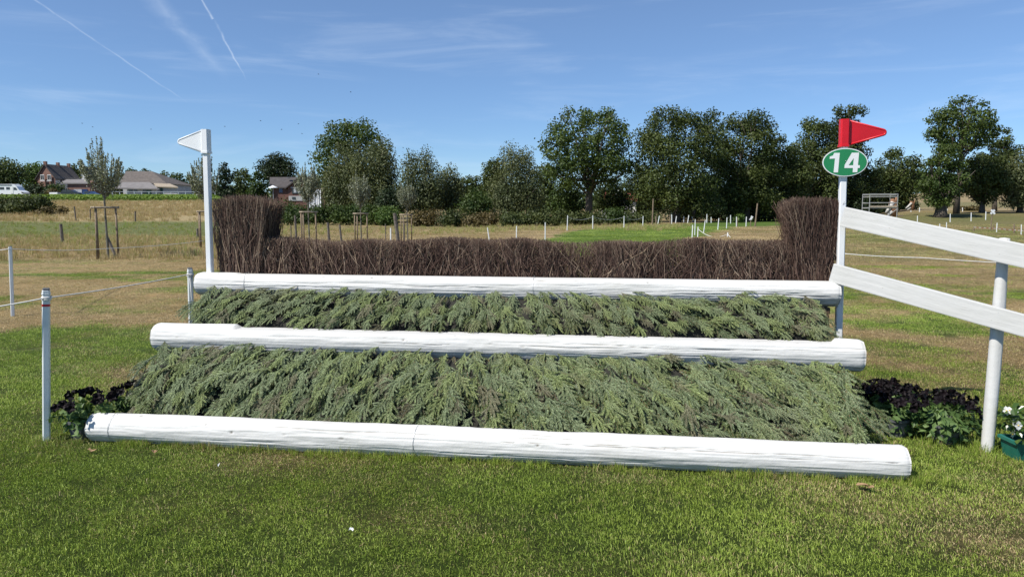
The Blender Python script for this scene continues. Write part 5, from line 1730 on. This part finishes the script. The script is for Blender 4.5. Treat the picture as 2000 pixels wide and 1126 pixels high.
# ------------------------------------------------------------------ hedges, bushes, undergrowth
def bush(px0, px1, v_top, v_bot, d, mat, label, seed, name='bush', cat='bush', depth=3.0, n=None, leafk=1.0, uneven=.25):
    rg = np.random.default_rng(seed + 3000)
    x0, x1 = P(px0, 413, d)[0], P(px1, 413, d)[0]
    zc = lambda x: tz(x, d)
    h = P((px0 + px1) / 2, v_top, d)[2] - zc((x0 + x1) / 2)
    wid = x1 - x0
    k = max(3, int(wid / (h * .55)) * 3)
    lobes = []
    for i in range(k):
        x = x0 + h * .3 + (wid - h * .6) * (i + rg.random()) / k
        r = h * rg.uniform(.36, .55)
        lobes.append([x, d + rg.uniform(0, depth), zc(x) + max(r * .5, h * (1 - rg.random() * uneven) - r * .9), r])
        lobes.append([x + rg.normal(0, .3), d + rg.uniform(-.2, depth * .5), zc(x) + h * .25, h * .36])
    lobes = np.array(lobes)
    area = (px1 - px0) * .512 * (v_bot - v_top) * .512
    n = n or int(min(22000, area * 4.2 / leafk ** 2 + 500))
    V, F, t = leaf_cloud(rg, lobes, n, d * .0030 * leafk, spread=.5)
    o = MB().addnp(V, F, t).build(name, mat, origin=(float((x0 + x1) / 2), d, zc((x0 + x1) / 2)))
    return tag(o, label, cat)
bush(540, 745, 393, 433, 92, M_HEDGE, 'long dark clipped hedge in front of the brick house', 1, 'hedge', 'hedge', 2.5, uneven=.1)
bush(728, 778, 396, 432, 90, M_LIME, 'lighter green bush at the right end of the dark hedge', 2)
bush(796, 862, 404, 428, 88, M_RUSSET, 'russet bramble bush right of the smallest young tree', 3)
bush(852, 915, 400, 429, 86, M_BRAMBLE, 'green bramble bush below the small grey willow', 4)
bush(905, 978, 408, 430, 84, M_RUSSET, 'low brownish bramble strip left of the long bramble hedge', 5)
bush(970, 1115, 402, 430, 82, M_BRAMBLE, 'long dark bramble hedge below the broad grey willow', 6, 'hedge', 'hedge')
bush(1100, 1190, 406, 429, 86, M_BRAMBLE, 'bramble hedge below the ash trunk', 7, 'hedge', 'hedge')
bush(1180, 1232, 396, 428, 90, M_HEDGE, 'upright green bush right of the ash trunk', 8)
bush(1222, 1300, 406, 428, 96, M_BRAMBLE, 'pale bramble bush left of the first oak', 9)
bush(-30, 86, 374, 414, 84, M_BRAMBLE, 'dark bramble bush at the left edge before the crop field', 10, n=9000)
bush(78, 100, 396, 417, 82, M_RUSSET, 'thin brownish weeds at the right end of the left bramble', 11)
bush(1440, 1456, 413, 420, 108, M_LIME, 'small yellow green shrub under the second oak', 12)
bush(1295, 1700, 385, 432, 126, M_DARKLEAF, 'dark undergrowth in the shade beneath the oaks', 13, 'undergrowth', 'undergrowth', 5, n=15000, uneven=.4)['kind'] = 'stuff'
bush(1690, 1800, 392, 412, 150, M_DARKLEAF, 'dark undergrowth below the rounded tree by the scaffold', 14, 'undergrowth', 'undergrowth', 4)['kind'] = 'stuff'
bush(46, 122, 354, 372, 184, M_DARKLEAF, 'dark clipped garden hedge in front of the brick gable house', 15, 'hedge', 'hedge', 2)
bush(98, 114, 345, 368, 182, M_HEDGE, 'green shrub at the corner of the brick gable house', 16)
bush(90, 112, 364, 374, 178, M_RUSSET, 'reddish shrub beside the white trailer', 17)
bush(548, 566, 376, 395, 132, M_HEDGE, 'garden shrub left of the brick house front', 18)
bush(1880, 1925, 400, 408, 128, M_RUSSET, 'dry brush heap in the sunlit gap right of the thick trunk', 19)

# far woods closing the horizon
def woods():
    rg = np.random.default_rng(91); lobes = []
    for a in np.arange(-1.0, 1.05, .008):
        d = 430 + rg.uniform(-30, 40); x = a * d
        h = rg.uniform(9, 15)
        z = tz(x, d)
        lobes.append([x, d, z + h * .55, h * .55]); lobes.append([x + rg.uniform(-3, 3), d - 6, z + h * .2, h * .4])
    V, F, t = leaf_cloud(rg, np.array(lobes), 50000, 2.1, spread=.45)
    tag(MB().addnp(V, F, t).build('far_woods', M_OAK, origin=(0, 430, 0)), 'distant dark woods along the horizon', 'woods', kind='stuff')
woods()

# ------------------------------------------------------------------ dry meadow grass and crop (masses)
def tall_dry():
    tt = [blade_tile('dry_tuft', 46, .55, .30, .62, .013, 600 + i, .35, clump=True) for i in range(5)]
    rg = np.random.default_rng(18); pts = []; sc = []; dr = []
    def zone(y0, y1, dens, s0, s1, dry, b0, b1):
        n_ = int(dens * (y1 - y0) * (b1 - b0) * (y0 + y1) / 2)
        y = rg.uniform(y0, y1, n_); b = rg.uniform(b0, b1, n_); x = b * y
        keep = fbm(x * .25, y * .25, 8) + rg.normal(0, .1, n_) > .38
        for xx, yy in zip(x[keep], y[keep]):
            pts.append((xx, yy, tz(xx, yy) - .01)); sc.append(rg.uniform(s0, s1)); dr.append(min(1, max(0, dry + rg.normal(0, .15))))
    zone(24, 33, 5.0, .35, .75, .85, -.85, -.40)
    zone(33, 48, 3.2, .35, .8, .70, -.85, -.36)
    zone(48, 72, 1.0, .35, .7, .38, -.85, -.34)
    zone(72, 121, 1.6, .7, 1.3, 1.0, -.85, -.36)
    zone(30, 62, .9, .25, .6, .8, -.33, -.02)
    zone(62, 92, .9, .5, .9, .55, -.33, .25)
    zone(16, 36, .7, .18, .42, .75, .30, .80)
    pts_ = np.array(pts); n_ = len(pts_); sc = np.array(sc)
    scatter('dry_grass', tt, pts_, np.stack([np.zeros(n_), np.zeros(n_), rg.uniform(0, 6.28, n_)], 1), np.stack([sc, sc, sc], 1), rg.integers(0, 5, n_), dr,
            'tall straw-coloured meadow grass behind the jump', 'grass')
tall_dry()
def crop():
    vs = []
    for i in range(4):
        rg = np.random.default_rng(700 + i); nl = 26
        th = rg.uniform(0, 2 * PI, nl); rr = rg.uniform(.05, .34, nl)
        c = np.stack([rr * np.cos(th), rr * np.sin(th), .55 - rr * .5 + rg.uniform(-.1, .1, nl)], 1)
        out = np.stack([np.cos(th), np.sin(th), np.zeros(nl)], 1)
        V, F = kites(c, out * .5 + np.array([0, 0, .7]) + rg.normal(0, .3, (nl, 3)), rg.uniform(.28, .42, nl), rg.uniform(.16, .24, nl), rg, axis=out + np.array([0, 0, .4]))
        me = mesh_np('crop_plant', V, [F], {'shade': np.repeat(rg.random(nl), 4)}, False, [M_CROP])
        vs.append(bpy.data.objects.new('crop_plant', me))
    rg = np.random.default_rng(3); pts = []
    for y in np.arange(126, 172, .8):
        for x in np.arange(-.80 * y, -.36 * y, .62):
            pts.append((x + rg.normal(0, .08), y + rg.normal(0, .08)))
    pts = np.array(pts); n_ = len(pts)
    z = terrain(pts[:, 0], pts[:, 1])
    sc = rg.uniform(.85, 1.35, n_)
    scatter('crop_plants', vs, np.concatenate([pts, z[:, None]], 1), np.stack([np.zeros(n_), np.zeros(n_), rg.uniform(0, 6.28, n_)], 1), np.stack([sc] * 3, 1), rg.integers(0, 4, n_), np.zeros(n_),
            'bright green leafy crop growing in front of the farm', 'crop')
crop()

# ------------------------------------------------------------------ farm buildings
def window(parent, c, w, h, nrm=(0, -1, 0), frame=.12, glass=M_GLASS, bars=True):
    nrm = unit(nrm); u = unit(np.cross((0, 0, 1), nrm)); c = np.asarray(c, float)
    Rm = np.stack([u, nrm, np.array([0, 0, 1.])], 1)
    o = MB().box(c, (w, .10, h), Rm).build('window', M_FRAMEW, parent)
    pw = MB()
    if bars:
        for s_ in (-1, 1):
            MB().box(c + u * s_ * w * .23 + nrm * .04, (w * .36, .06, h * .8), Rm).build('pane', glass, o, origin=world_loc(parent))
    else:
        MB().box(c + nrm * .04, (w * .9, .06, h * .85), Rm).build('pane', glass, o, origin=world_loc(parent))
    return o
def wallprism(name, pts, z0, zs, mat, parent):
    """vertical-walled solid: footprint points, heights per point"""
    n_ = len(pts)
    V = [(p[0], p[1], z0) for p in pts] + [(p[0], p[1], z) for p, z in zip(pts, zs)]
    F = [tuple(range(n_))[::-1], tuple(range(n_, 2 * n_))] + [(i, (i + 1) % n_, n_ + (i + 1) % n_, n_ + i) for i in range(n_)]
    return MB().add(V, F).build(name, mat, parent)
def slab(mb, a, b, c, d, t=.25):
    a, b, c, d = [np.asarray(q, float) for q in (a, b, c, d)]
    dn = np.array([0, 0, -t])
    return mb.add([a, b, c, d, a + dn, b + dn, c + dn, d + dn], [(0, 1, 2, 3), (7, 6, 5, 4), (0, 4, 5, 1), (1, 5, 6, 2), (2, 6, 7, 3), (3, 7, 4, 0)])

def farmhouse():
    d0 = 195.0
    C = P(107.6, 345.5, d0); A = P(71.4, 346.5, d0 + .7); E = P(154.5, 347.5, d0 + 9.0)
    apex = (C + A) / 2; apex[2] = P(90, 321, d0)[2]
    side = E - C; side[2] = 0
    z0 = tz(C[0], d0) - .5; ze = C[2]
    root = empty('farmhouse', (C[0], C[1], z0), 'brick farmhouse with a steep dark roof and two white gable windows', 'house')
    A2, C2 = A + side, C + side; ap2 = apex + side
    Cw, Aw = C.copy(), A.copy(); Cw[2] = Aw[2] = ze
    V = [np.array([A[0], A[1], z0]), np.array([C[0], C[1], z0]), Cw, apex - np.array([0, 0, .1]), Aw]
    V2 = [q + side for q in V]
    MB().add(V + V2, [(0, 1, 2, 3, 4), (9, 8, 7, 6, 5), (0, 4, 9, 5), (4, 3, 8, 9), (3, 2, 7, 8)]).build('gable_wall', M_BRICK, root)
    n_out = unit(np.cross(side, (0, 0, 1)));
    if n_out[0] < 0: n_out = -n_out
    MB().add([V[1] + n_out * .03, V[1] + side + n_out * .03, Cw + side + n_out * .03, Cw + n_out * .03], [(0, 1, 2, 3)]).build('white_side_wall', M_RENDER, root)
    e1 = -unit(side) * .35; o1 = unit(C - A) * .4
    mb = MB()
    slab(mb, C + o1 + e1 - np.array([0, 0, .5]), C + o1 + side - e1 - np.array([0, 0, .5]), ap2 - e1 + np.array([0, 0, .15]), apex + e1 + np.array([0, 0, .15]))
    slab(mb, apex + e1 + np.array([0, 0, .15]), ap2 - e1 + np.array([0, 0, .15]), A - o1 + side - e1 - np.array([0, 0, .5]), A - o1 + e1 - np.array([0, 0, .5]))
    rf = mb.build('roof', M_ROOF, root)
    for f in (.02, .52, .97):
        q = apex + side * f
        MB().box(q + np.array([0, 0, .25]), (.7, .7, 1.2), None, .02).build('chimney', M_BRICK, rf, origin=world_loc(root))
    g_n = unit(np.cross(C - A, (0, 0, 1)));
    if g_n[1] > 0: g_n = -g_n
    for px in (83, 96.5):
        q = P(px, 346.5, d0 - .2)
        window(root, q + g_n * .05, 1.1, 1.5, g_n)
        MB().box(q + g_n * .12 - np.array([0, 0, .95]), (1.3, .25, .16)).build('window_sill', M_FRAMEW, root)
    for f in (.22, .78):
        q = Cw + side * f + n_out * .08 - np.array([0, 0, 1.1])
        window(root, q, .8, 1.2, n_out, bars=False)
    # right: white gable end
    g0, g1, ga = P(152, 356, d0 + 5), P(175, 356, d0 + 5), P(164, 326, d0 + 5)
    MB().prism([(0, 0), (g1[0] - g0[0], 0), (g1[0] - g0[0], 2.6), ((g1[0] - g0[0]) / 2, ga[2] - z0), (0, 2.6)], 7, ((g0[0], g0[1], z0), (1, 0, 0), (0, 0, 1), (0, 1, 0))).build('white_gable', M_RENDER, root)
    mb = MB(); g0e = g0.copy(); g1e = g1.copy(); g0e[2] = g1e[2] = z0 + 2.5
    yy = np.array([0, 7.2, 0])
    slab(mb, g1e + (.3, -.1, -.1), g1e + yy + (.3, 0, -.1), ga + yy + (0, 0, .2), ga + (0, -.1, .2)); slab(mb, ga + (0, -.1, .2), ga + yy + (0, 0, .2), g0e + yy + (-.3, 0, -.1), g0e + (-.3, -.1, -.1))
    mb.build('roof', M_ROOF, root)
    # lean-to with garage doors
    l0, l1 = P(118, 357, d0 - 7), P(176, 357, d0 - 7); b0, b1 = P(130, 350, d0 + 2), P(170, 350, d0 + 2)
    mb = MB(); slab(mb, l0, l1, b1, b0, .3); mb.build('garage_roof', M_ROOFG, root)
    zg = tz(l0[0], d0 - 6)
    wallprism('garage_wall', [(l0[0] + 1.5, d0 - 6.6), (l1[0] - .3, d0 - 6.6), (l1[0] - .3, d0 + 1), (l0[0] + 1.5, d0 + 1)], zg - .3, [l0[2] - .05, l1[2] - .05, b1[2] - .4, b0[2] - .4], M_BRICK, root)
    for pa, pb, m_ in ((143.5, 151, M_GARAGE), (151.5, 159, M_GARAGE), (160, 170, M_CARBLUE)):
        a, b_ = P(pa, 360, d0 - 6.7), P(pb, 360, d0 - 6.7)
        MB().box(((a[0] + b_[0]) / 2, d0 - 6.7, zg + 1.15), (b_[0] - a[0], .12, 2.3)).build('garage_door', m_, root)
farmhouse()

def barn():
    d0 = 186.0
    el, er = P(233, 357, d0), P(326, 358.5, d0); rl, rr_ = P(246, 334, d0 + 8), P(297, 334.5, d0 + 8)
    zg = tz(el[0], d0) - .4
    root = empty('barn', ((el[0] + er[0]) / 2, d0, zg), 'long low barn with a huge mossy hipped roof', 'barn')
    bl, br = el + (0, 16, 0), er + (0, 16, 0)
    MB().add([el, er, br, bl, rl, rr_], [(0, 1, 5, 4), (1, 2, 5), (2, 3, 4, 5), (3, 0, 4), (3, 2, 1, 0)]).build('roof', M_ROOF2, root)
    wallprism('wall', [(el[0] + .6, d0 + .5), (er[0] - .6, d0 + .5), (er[0] - .6, d0 + 15.5), (el[0] + .6, d0 + 15.5)], zg, [el[2] - .02] * 4, M_GREYWALL, root)
    a, b_, c, e = P(240, 355.5, d0 - .3), P(292, 355.5, d0 - .3), P(309, 368, d0 - 7), P(224, 366.5, d0 - 7)
    mb = MB(); slab(mb, e, c, b_, a, .3); mb.build('lean_to_roof', M_ROOFG, root)
    yl = d0 - 6.2
    wx0, wx1 = P(248, 370, yl)[0], P(306.5, 370, yl)[0]
    wallprism('lean_to_wall', [(wx0, yl), (wx1, yl), (wx1, d0 + .4), (wx0, d0 + .4)], zg, [c[2] - .2, c[2] - .2, c[2] + 1.0, c[2] + 1.0], M_GREYWALL, root)
    for pa, pb, va, vb, m_, nm in ((252, 259, 369, 376, M_GLASS, 'window'), (262, 268, 369.5, 374.5, M_GLASS, 'window'), (278.5, 286, 369, 380, M_GLASS, 'door_opening'), (286.2, 296, 369.5, 380, M_GREENDOOR, 'door')):
        p0, p1 = P(pa, va, yl - .06), P(pb, vb, yl - .06)
        MB().box(((p0[0] + p1[0]) / 2, yl - .06, (p0[2] + p1[2]) / 2), (p1[0] - p0[0], .10, p0[2] - p1[2])).build(nm, m_, root)
    a, b_, c, e = P(300, 357.5, d0 - .2), P(332, 358.5, d0 + .5), P(348, 365, d0 - 5), P(306, 363.5, d0 - 5)
    mb = MB(); slab(mb, e, c, b_, a, .25); mb.build('annex_roof', M_POLEL, root)
    ya = d0 - 4.4; wx0, wx1 = P(307, 370, ya)[0], P(346, 370, ya)[0]
    wallprism('annex_wall', [(wx0, ya), (wx1, ya), (wx1, d0 + .3), (wx0, d0 + .3)], zg, [c[2] - .1] * 4, M_GREYWALL, root)
    p0, p1 = P(307.5, 364.5, ya - .06), P(318, 374, ya - .06)
    MB().box(((p0[0] + p1[0]) / 2, ya - .06, (p0[2] + p1[2]) / 2), (p1[0] - p0[0], .10, p0[2] - p1[2])).build('door', M_GREENDOOR, root)
barn()
# yard fence in front of the barn
fy = 174.0
fa, fb = P(205, 376, fy), P(420, 378, fy)
yf = empty('yard_fence', (fa[0], fy, tz(fa[0], fy)), 'grey rail fence along the farm yard', 'fence')
nfp = 16
for k in range(nfp):
    x = fa[0] + (fb[0] - fa[0]) * k / (nfp - 1)
    MB().box((x, fy, tz(x, fy) + .75), (.14, .14, 1.5)).build('post', M_GARAGE, yf)
for h_ in (.75, 1.4):
    MB().tube([(fa[0] + (fb[0] - fa[0]) * k / 10, fy - .09, tz(fa[0] + (fb[0] - fa[0]) * k / 10, fy) + h_) for k in range(11)], .05, 5).build('rail', M_GARAGE, yf)

def brick_house():
    d0 = 141.0
    zg = tz(P(560, 400, d0)[0], d0) - .2
    g0, g1, ga = P(562, 363.5, d0), P(614, 363.5, d0), P(588, 345, d0)
    root = empty('brick_house', (g0[0], d0, zg), 'brown brick house with a wide gable window behind the hedge', 'house')
    wd = g1[0] - g0[0]
    MB().prism([(0, 0), (wd, 0), (wd, g0[2] - zg), (wd / 2, ga[2] - zg), (0, g0[2] - zg)], 8, ((g0[0], d0, zg), (1, 0, 0), (0, 0, 1), (0, 1, 0))).build('gable_wall', M_BRICK2, root)
    mb = MB(); yy = np.array([0, 8.4, 0]); up = np.array([0, 0, .25])
    slab(mb, g1 + (.5, -.4, -.35), g1 + yy + (.5, 0, -.35), ga + yy + up, ga + (0, -.4, .25)); slab(mb, ga + (0, -.4, .25), ga + yy + up, g0 + yy + (-.5, 0, -.35), g0 + (-.5, -.4, -.35))
    mb.build('gable_roof', M_ROOF, root)
    e0, e1, r0, r1 = P(526, 364.5, d0 + 1.5), P(563, 365, d0 + 1.5), P(527, 345.8, d0 + 6), P(588, 345.8, d0 + 6)
    mb = MB(); slab(mb, e0, e1, r1, r0, .3); slab(mb, r0 + (0, .01, 0), r1 + (0, .01, 0), r1 + (0, 4.5, e1[2] - r1[2]), r0 + (0, 4.5, e0[2] - r0[2]), .3); mf = mb.build('roof', M_ROOF, root)
    wallprism('wall', [(e0[0] + .4, d0 + 2), (g0[0] + .3, d0 + 2), (g0[0] + .3, d0 + 9), (e0[0] + .4, d0 + 9)], zg, [e0[2] - .1] * 4, M_BRICK2, root)
    p0, p1 = P(570, 368, d0 - .1), P(590, 378, d0 - .1)
    c = (p0 + p1) / 2; c[1] = d0 - .06
    w_ = MB().box(c, (p1[0] - p0[0], .10, p0[2] - p1[2])).build('window', M_GLASS, root)
    for k in range(2):
        MB().box(c + np.array([(k - .35) * (p1[0] - p0[0]) * .55, -.06, .05]), ((p1[0] - p0[0]) * (.25 if k == 0 else .5), .06, (p0[2] - p1[2]) * .75)).build('blind', M_BLIND, w_, origin=world_loc(root))
    q0, q1 = P(568, 365.5, d0), P(600, 367, d0)
    MB().box(((q0[0] + q1[0]) / 2, d0 - .08, (q0[2] + q1[2]) / 2), (q1[0] - q0[0], .14, q0[2] - q1[2])).build('lintel', M_GREYWALL, root)
    q0, q1 = P(564, 382.5, d0), P(606, 392, d0)
    MB().box(((q0[0] + q1[0]) / 2, d0 - .05, (q0[2] + q1[2]) / 2), (q1[0] - q0[0], .12, q0[2] - q1[2])).build('basement_wall', M_GREYWALL, root)
    p0, p1 = P(570.5, 384.5, d0 - .14), P(577, 389, d0 - .14)
    MB().box(((p0[0] + p1[0]) / 2, d0 - .14, (p0[2] + p1[2]) / 2), (p1[0] - p0[0], .08, p0[2] - p1[2])).build('basement_window', M_GLASS, root)
    p0, p1 = P(545, 367, d0 + 1.9), P(552, 376, d0 + 1.9)
    MB().box(((p0[0] + p1[0]) / 2, d0 + 1.94, (p0[2] + p1[2]) / 2), (p1[0] - p0[0], .10, p0[2] - p1[2])).build('window', M_CARBLUE, root)
    dish = P(564, 347, d0 + 4)
    MB().lathe(dish, [(.05, -.2), (.42, 0), (.45, .05), (.05, .0)], 10).build('satellite_dish', M_WHITE, mf, origin=world_loc(root))
brick_house()
# white garden parasol by the house
pb = P(534, 390, 136.0); pb[2] = tz(pb[0], 136.0); root = empty('garden_parasol', pb, 'open white parasol left of the brown brick house', 'parasol')
ptop = P(532, 362.5, 136)[2]
MB().tube([pb, (pb[0], pb[1], ptop)], .04, 6).build('pole', M_ALU, root)
MB().lathe((pb[0], pb[1], ptop), [(.05, .05), (.9, -.35), (.92, -.45), (.05, -.1)], 10).build('canopy', M_TARP, root)
# shed wrapped in white tarpaulin
d0 = 134.0
s0, s1 = P(601, 369, d0), P(634, 369, d0); zg = tz(s0[0], d0)
root = empty('garden_shed', (s0[0], d0, zg), 'brown shed with a white tarpaulin hanging over its front', 'shed')
wd = s1[0] - s0[0]
wallprism('wall', [(s0[0], d0), (s1[0], d0), (s1[0], d0 + 2.5), (s0[0], d0 + 2.5)], zg, [s0[2] - .1] * 4, M_FRAME, root)
mb = MB(); slab(mb, (s0[0] - .2, d0 - .3, s0[2]), (s1[0] + .2, d0 - .3, s0[2] + .15), (s1[0] + .2, d0 + 2.7, s0[2] + .3), (s0[0] - .2, d0 + 2.7, s0[2] + .2), .12); mb.build('roof', M_POLEL, root)
V = []; F = []; nxn, nzn = 26, 8
for i in range(nxn + 1):
    for j in range(nzn + 1):
        f = i / nxn; g = j / nzn
        top = s0[2] - .05 - .25 * abs(math.sin(f * 9)) * (1 if f < .6 else .3); bot = zg + .3 + .5 * abs(math.sin(f * 5 + 1)) * (1 - f)
        V.append((s0[0] + wd * .80 * f, d0 - .22 - .10 * math.sin(f * 40 + g) - .05 * math.sin(f * 17) - .12 * g, top + (bot - top) * g))
for i in range(nxn):
    for j in range(nzn):
        q = i * (nzn + 1) + j; F.append((q, q + 1, q + nzn + 2, q + nzn + 1))
MB().add(V, F).build('tarpaulin', M_TARP, root, smooth=True)
# white house behind the ash
d0 = 152.0
h0, h1 = P(1183, 372, d0), P(1243, 372, d0); zg = tz(h0[0], d0)
root = empty('white_house', (h0[0], d0, zg), 'white house glimpsed through the leaves under the ash', 'house')
wd = h1[0] - h0[0]
MB().prism([(0, 0), (wd, 0), (wd, 3.6), (wd * .62, 3.6), (wd * .5, 6.2), (wd * .2, 3.6), (0, 3.6)], 6, ((h0[0], d0, zg), (1, 0, 0), (0, 0, 1), (0, 1, 0))).build('wall', M_RENDER, root)
mb = MB(); slab(mb, (h0[0] - .3, d0 - .3, zg + 3.7), (h1[0] + .3, d0 - .3, zg + 3.7), (h1[0], d0 + 3, zg + 5.6), (h0[0], d0 + 3, zg + 5.6), .2); mb.build('roof', M_ROOFR, root)
for k in range(3):
    window(root, (h0[0] + wd * (.2 + .3 * k), d0 - .04, zg + 1.9), 1.0, 1.3)

# ------------------------------------------------------------------ vehicles on the farm track
def vehicle(name, label, cat, x, y, z, L, Wd, profile, mat, glass_polys, wheels, wr=.33, heading=0.0, extra=None):
    """side profile (length, height) extruded over the width; the side faces the camera"""
    root = empty(name, (x, y, z), label, cat)
    MB().prism(profile, Wd, ((x, y, z), (1, 0, 0), (0, 0, 1), (0, 1, 0))).build('body', mat, root)
    for gp_ in glass_polys:
        MB().prism(gp_, .03, ((x, y - .032, z), (1, 0, 0), (0, 0, 1), (0, 1, 0))).build('window', M_GLASS, root)
    for wx in wheels:
        for wy in (y - .03, y + Wd - .17):
            o = MB().tube([(x + wx, wy, z + wr), (x + wx, wy + .2, z + wr)], wr, 14).build('wheel', M_TYRE, root)
            MB().tube([(x + wx, wy - .02, z + wr), (x + wx, wy + .19, z + wr)], wr * .58, 10).build('rim', M_ALU, o, origin=world_loc(root))
    for nm, poly, m_, dy in (extra or []):
        MB().prism(poly, .04, ((x, y - dy, z), (1, 0, 0), (0, 0, 1), (0, 1, 0))).build(nm, m_, root)
    return root
dv = 176.0
xr = P(46, 370, dv)[0]; zv = tz(xr, dv) + .35
vehicle('motorhome', 'white motorhome parked at the left edge', 'motorhome', xr - 6.6, dv, zv, 6.6, 2.2,
        [(0, .5), (6.5, .5), (6.6, .95), (6.1, 1.25), (5.55, 1.45), (4.95, 2.35), (4.4, 2.85), (3.9, 2.95), (.15, 2.9), (0, 2.6)], M_CARW,
        [[(.8, 1.6), (1.9, 1.6), (1.9, 2.2), (.8, 2.2)], [(2.4, 1.6), (3.3, 1.6), (3.3, 2.2), (2.4, 2.2)], [(4.2, 1.5), (5.1, 1.5), (4.75, 2.1), (4.2, 2.15)]], (1.3, 5.4), .36,
        extra=[('awning_case', [(.3, 2.6), (3.8, 2.6), (3.8, 2.8), (.3, 2.8)], M_POTG, .08), ('grille', [(6.05, .75), (6.55, .75), (6.55, .95), (6.1, 1.1)], M_TYRE, .05), ('door', [(3.45, .7), (4.05, .7), (4.05, 2.3), (3.45, 2.3)], M_FRAMEW, .05)])
MB().add([(xr - 1.62, dv + .1, zv + 1.52), (xr - 1.62, dv + 2.1, zv + 1.52), (xr - 2.14, dv + 2.1, zv + 2.31), (xr - 2.14, dv + .1, zv + 2.31),
          (xr - 1.57, dv + .1, zv + 1.56), (xr - 1.57, dv + 2.1, zv + 1.56), (xr - 2.09, dv + 2.1, zv + 2.35), (xr - 2.09, dv + .1, zv + 2.35)],
         [(0, 1, 2, 3), (4, 7, 6, 5), (0, 4, 5, 1), (1, 5, 6, 2), (2, 6, 7, 3), (3, 7, 4, 0)]).build('windscreen', M_GLASS, [o for o in COL.objects if o.name == 'motorhome'][0])
xs = P(118, 370, dv)[0]; zs_ = tz(xs, dv) + .35
vehicle('dark_car', 'black estate car parked in front of the farmhouse', 'car', xs, dv, zs_, 4.4, 1.8,
        [(0, .35), (4.2, .35), (4.3, .75), (3.9, .95), (3.2, 1.05), (2.4, 1.55), (.5, 1.6), (.1, 1.1)], M_CARB,
        [[(.5, 1.08), (1.5, 1.08), (1.5, 1.48), (.65, 1.48)], [(1.6, 1.08), (2.85, 1.08), (2.35, 1.46), (1.6, 1.48)]], (.8, 3.4))
xs = P(157, 372, dv)[0]
vehicle('blue_car', 'blue car partly hidden behind the tall young tree', 'car', xs, dv + .5, tz(xs, dv) + .2, 3.8, 1.7,
        [(0, .3), (3.6, .3), (3.7, .65), (2.9, .9), (2.2, 1.35), (.5, 1.4), (.05, .9)], M_CARBLUE, [[(.6, .95), (1.9, .95), (1.9, 1.28), (.75, 1.28)]], (.7, 2.9), .3)
xs = P(96, 372, dv)[0]
vehicle('small_trailer', 'low white trailer parked left of the black car', 'trailer', xs, dv, tz(xs, dv) + .35, 2.1, 1.3,
        [(0, .4), (2.0, .4), (2.0, .95), (0, .95)], M_CARW, [], (1.0,), .27, extra=[('side_panel', [(.1, .5), (1.9, .5), (1.9, .85), (.1, .85)], M_FRAMEW, .05)])

# ------------------------------------------------------------------ birds
for i, (px, v) in enumerate(((161, 241), (181, 248), (295, 252.5), (439, 247), (509, 236), (550, 253), (583, 242), (590, 261), (622, 145), (685, 180))):
    d = 90.0; c = P(px, v, d); rg_ = np.random.default_rng(i); s = .16
    up = rg_.uniform(-.3, .5)
    mb = MB()
    mb.tube([c + (-.10, 0, 0), c + (0, 0, .01), c + (.10, 0, 0)], [.012, .038, .008], 6)
    mb.add([c + (-.04, -.01, .01), c + (.05, -.01, .01), c + (.0, -s * 1.3, s * up), c + (-.04, -.01, .02), c + (.05, -.01, .02)], [(0, 1, 2), (3, 2, 4)])
    mb.add([c + (-.04, .01, .01), c + (.05, .01, .01), c + (.0, s * 1.3, s * up), c + (-.04, .01, .02), c + (.05, .01, .02)], [(0, 2, 1), (3, 4, 2)])
    tag(mb.build('bird', M_BIRD, origin=tuple(c)), 'tiny dark bird, %s from the left in the sky above the farm and trees' % ORD[i], 'bird', 'birds in the sky')
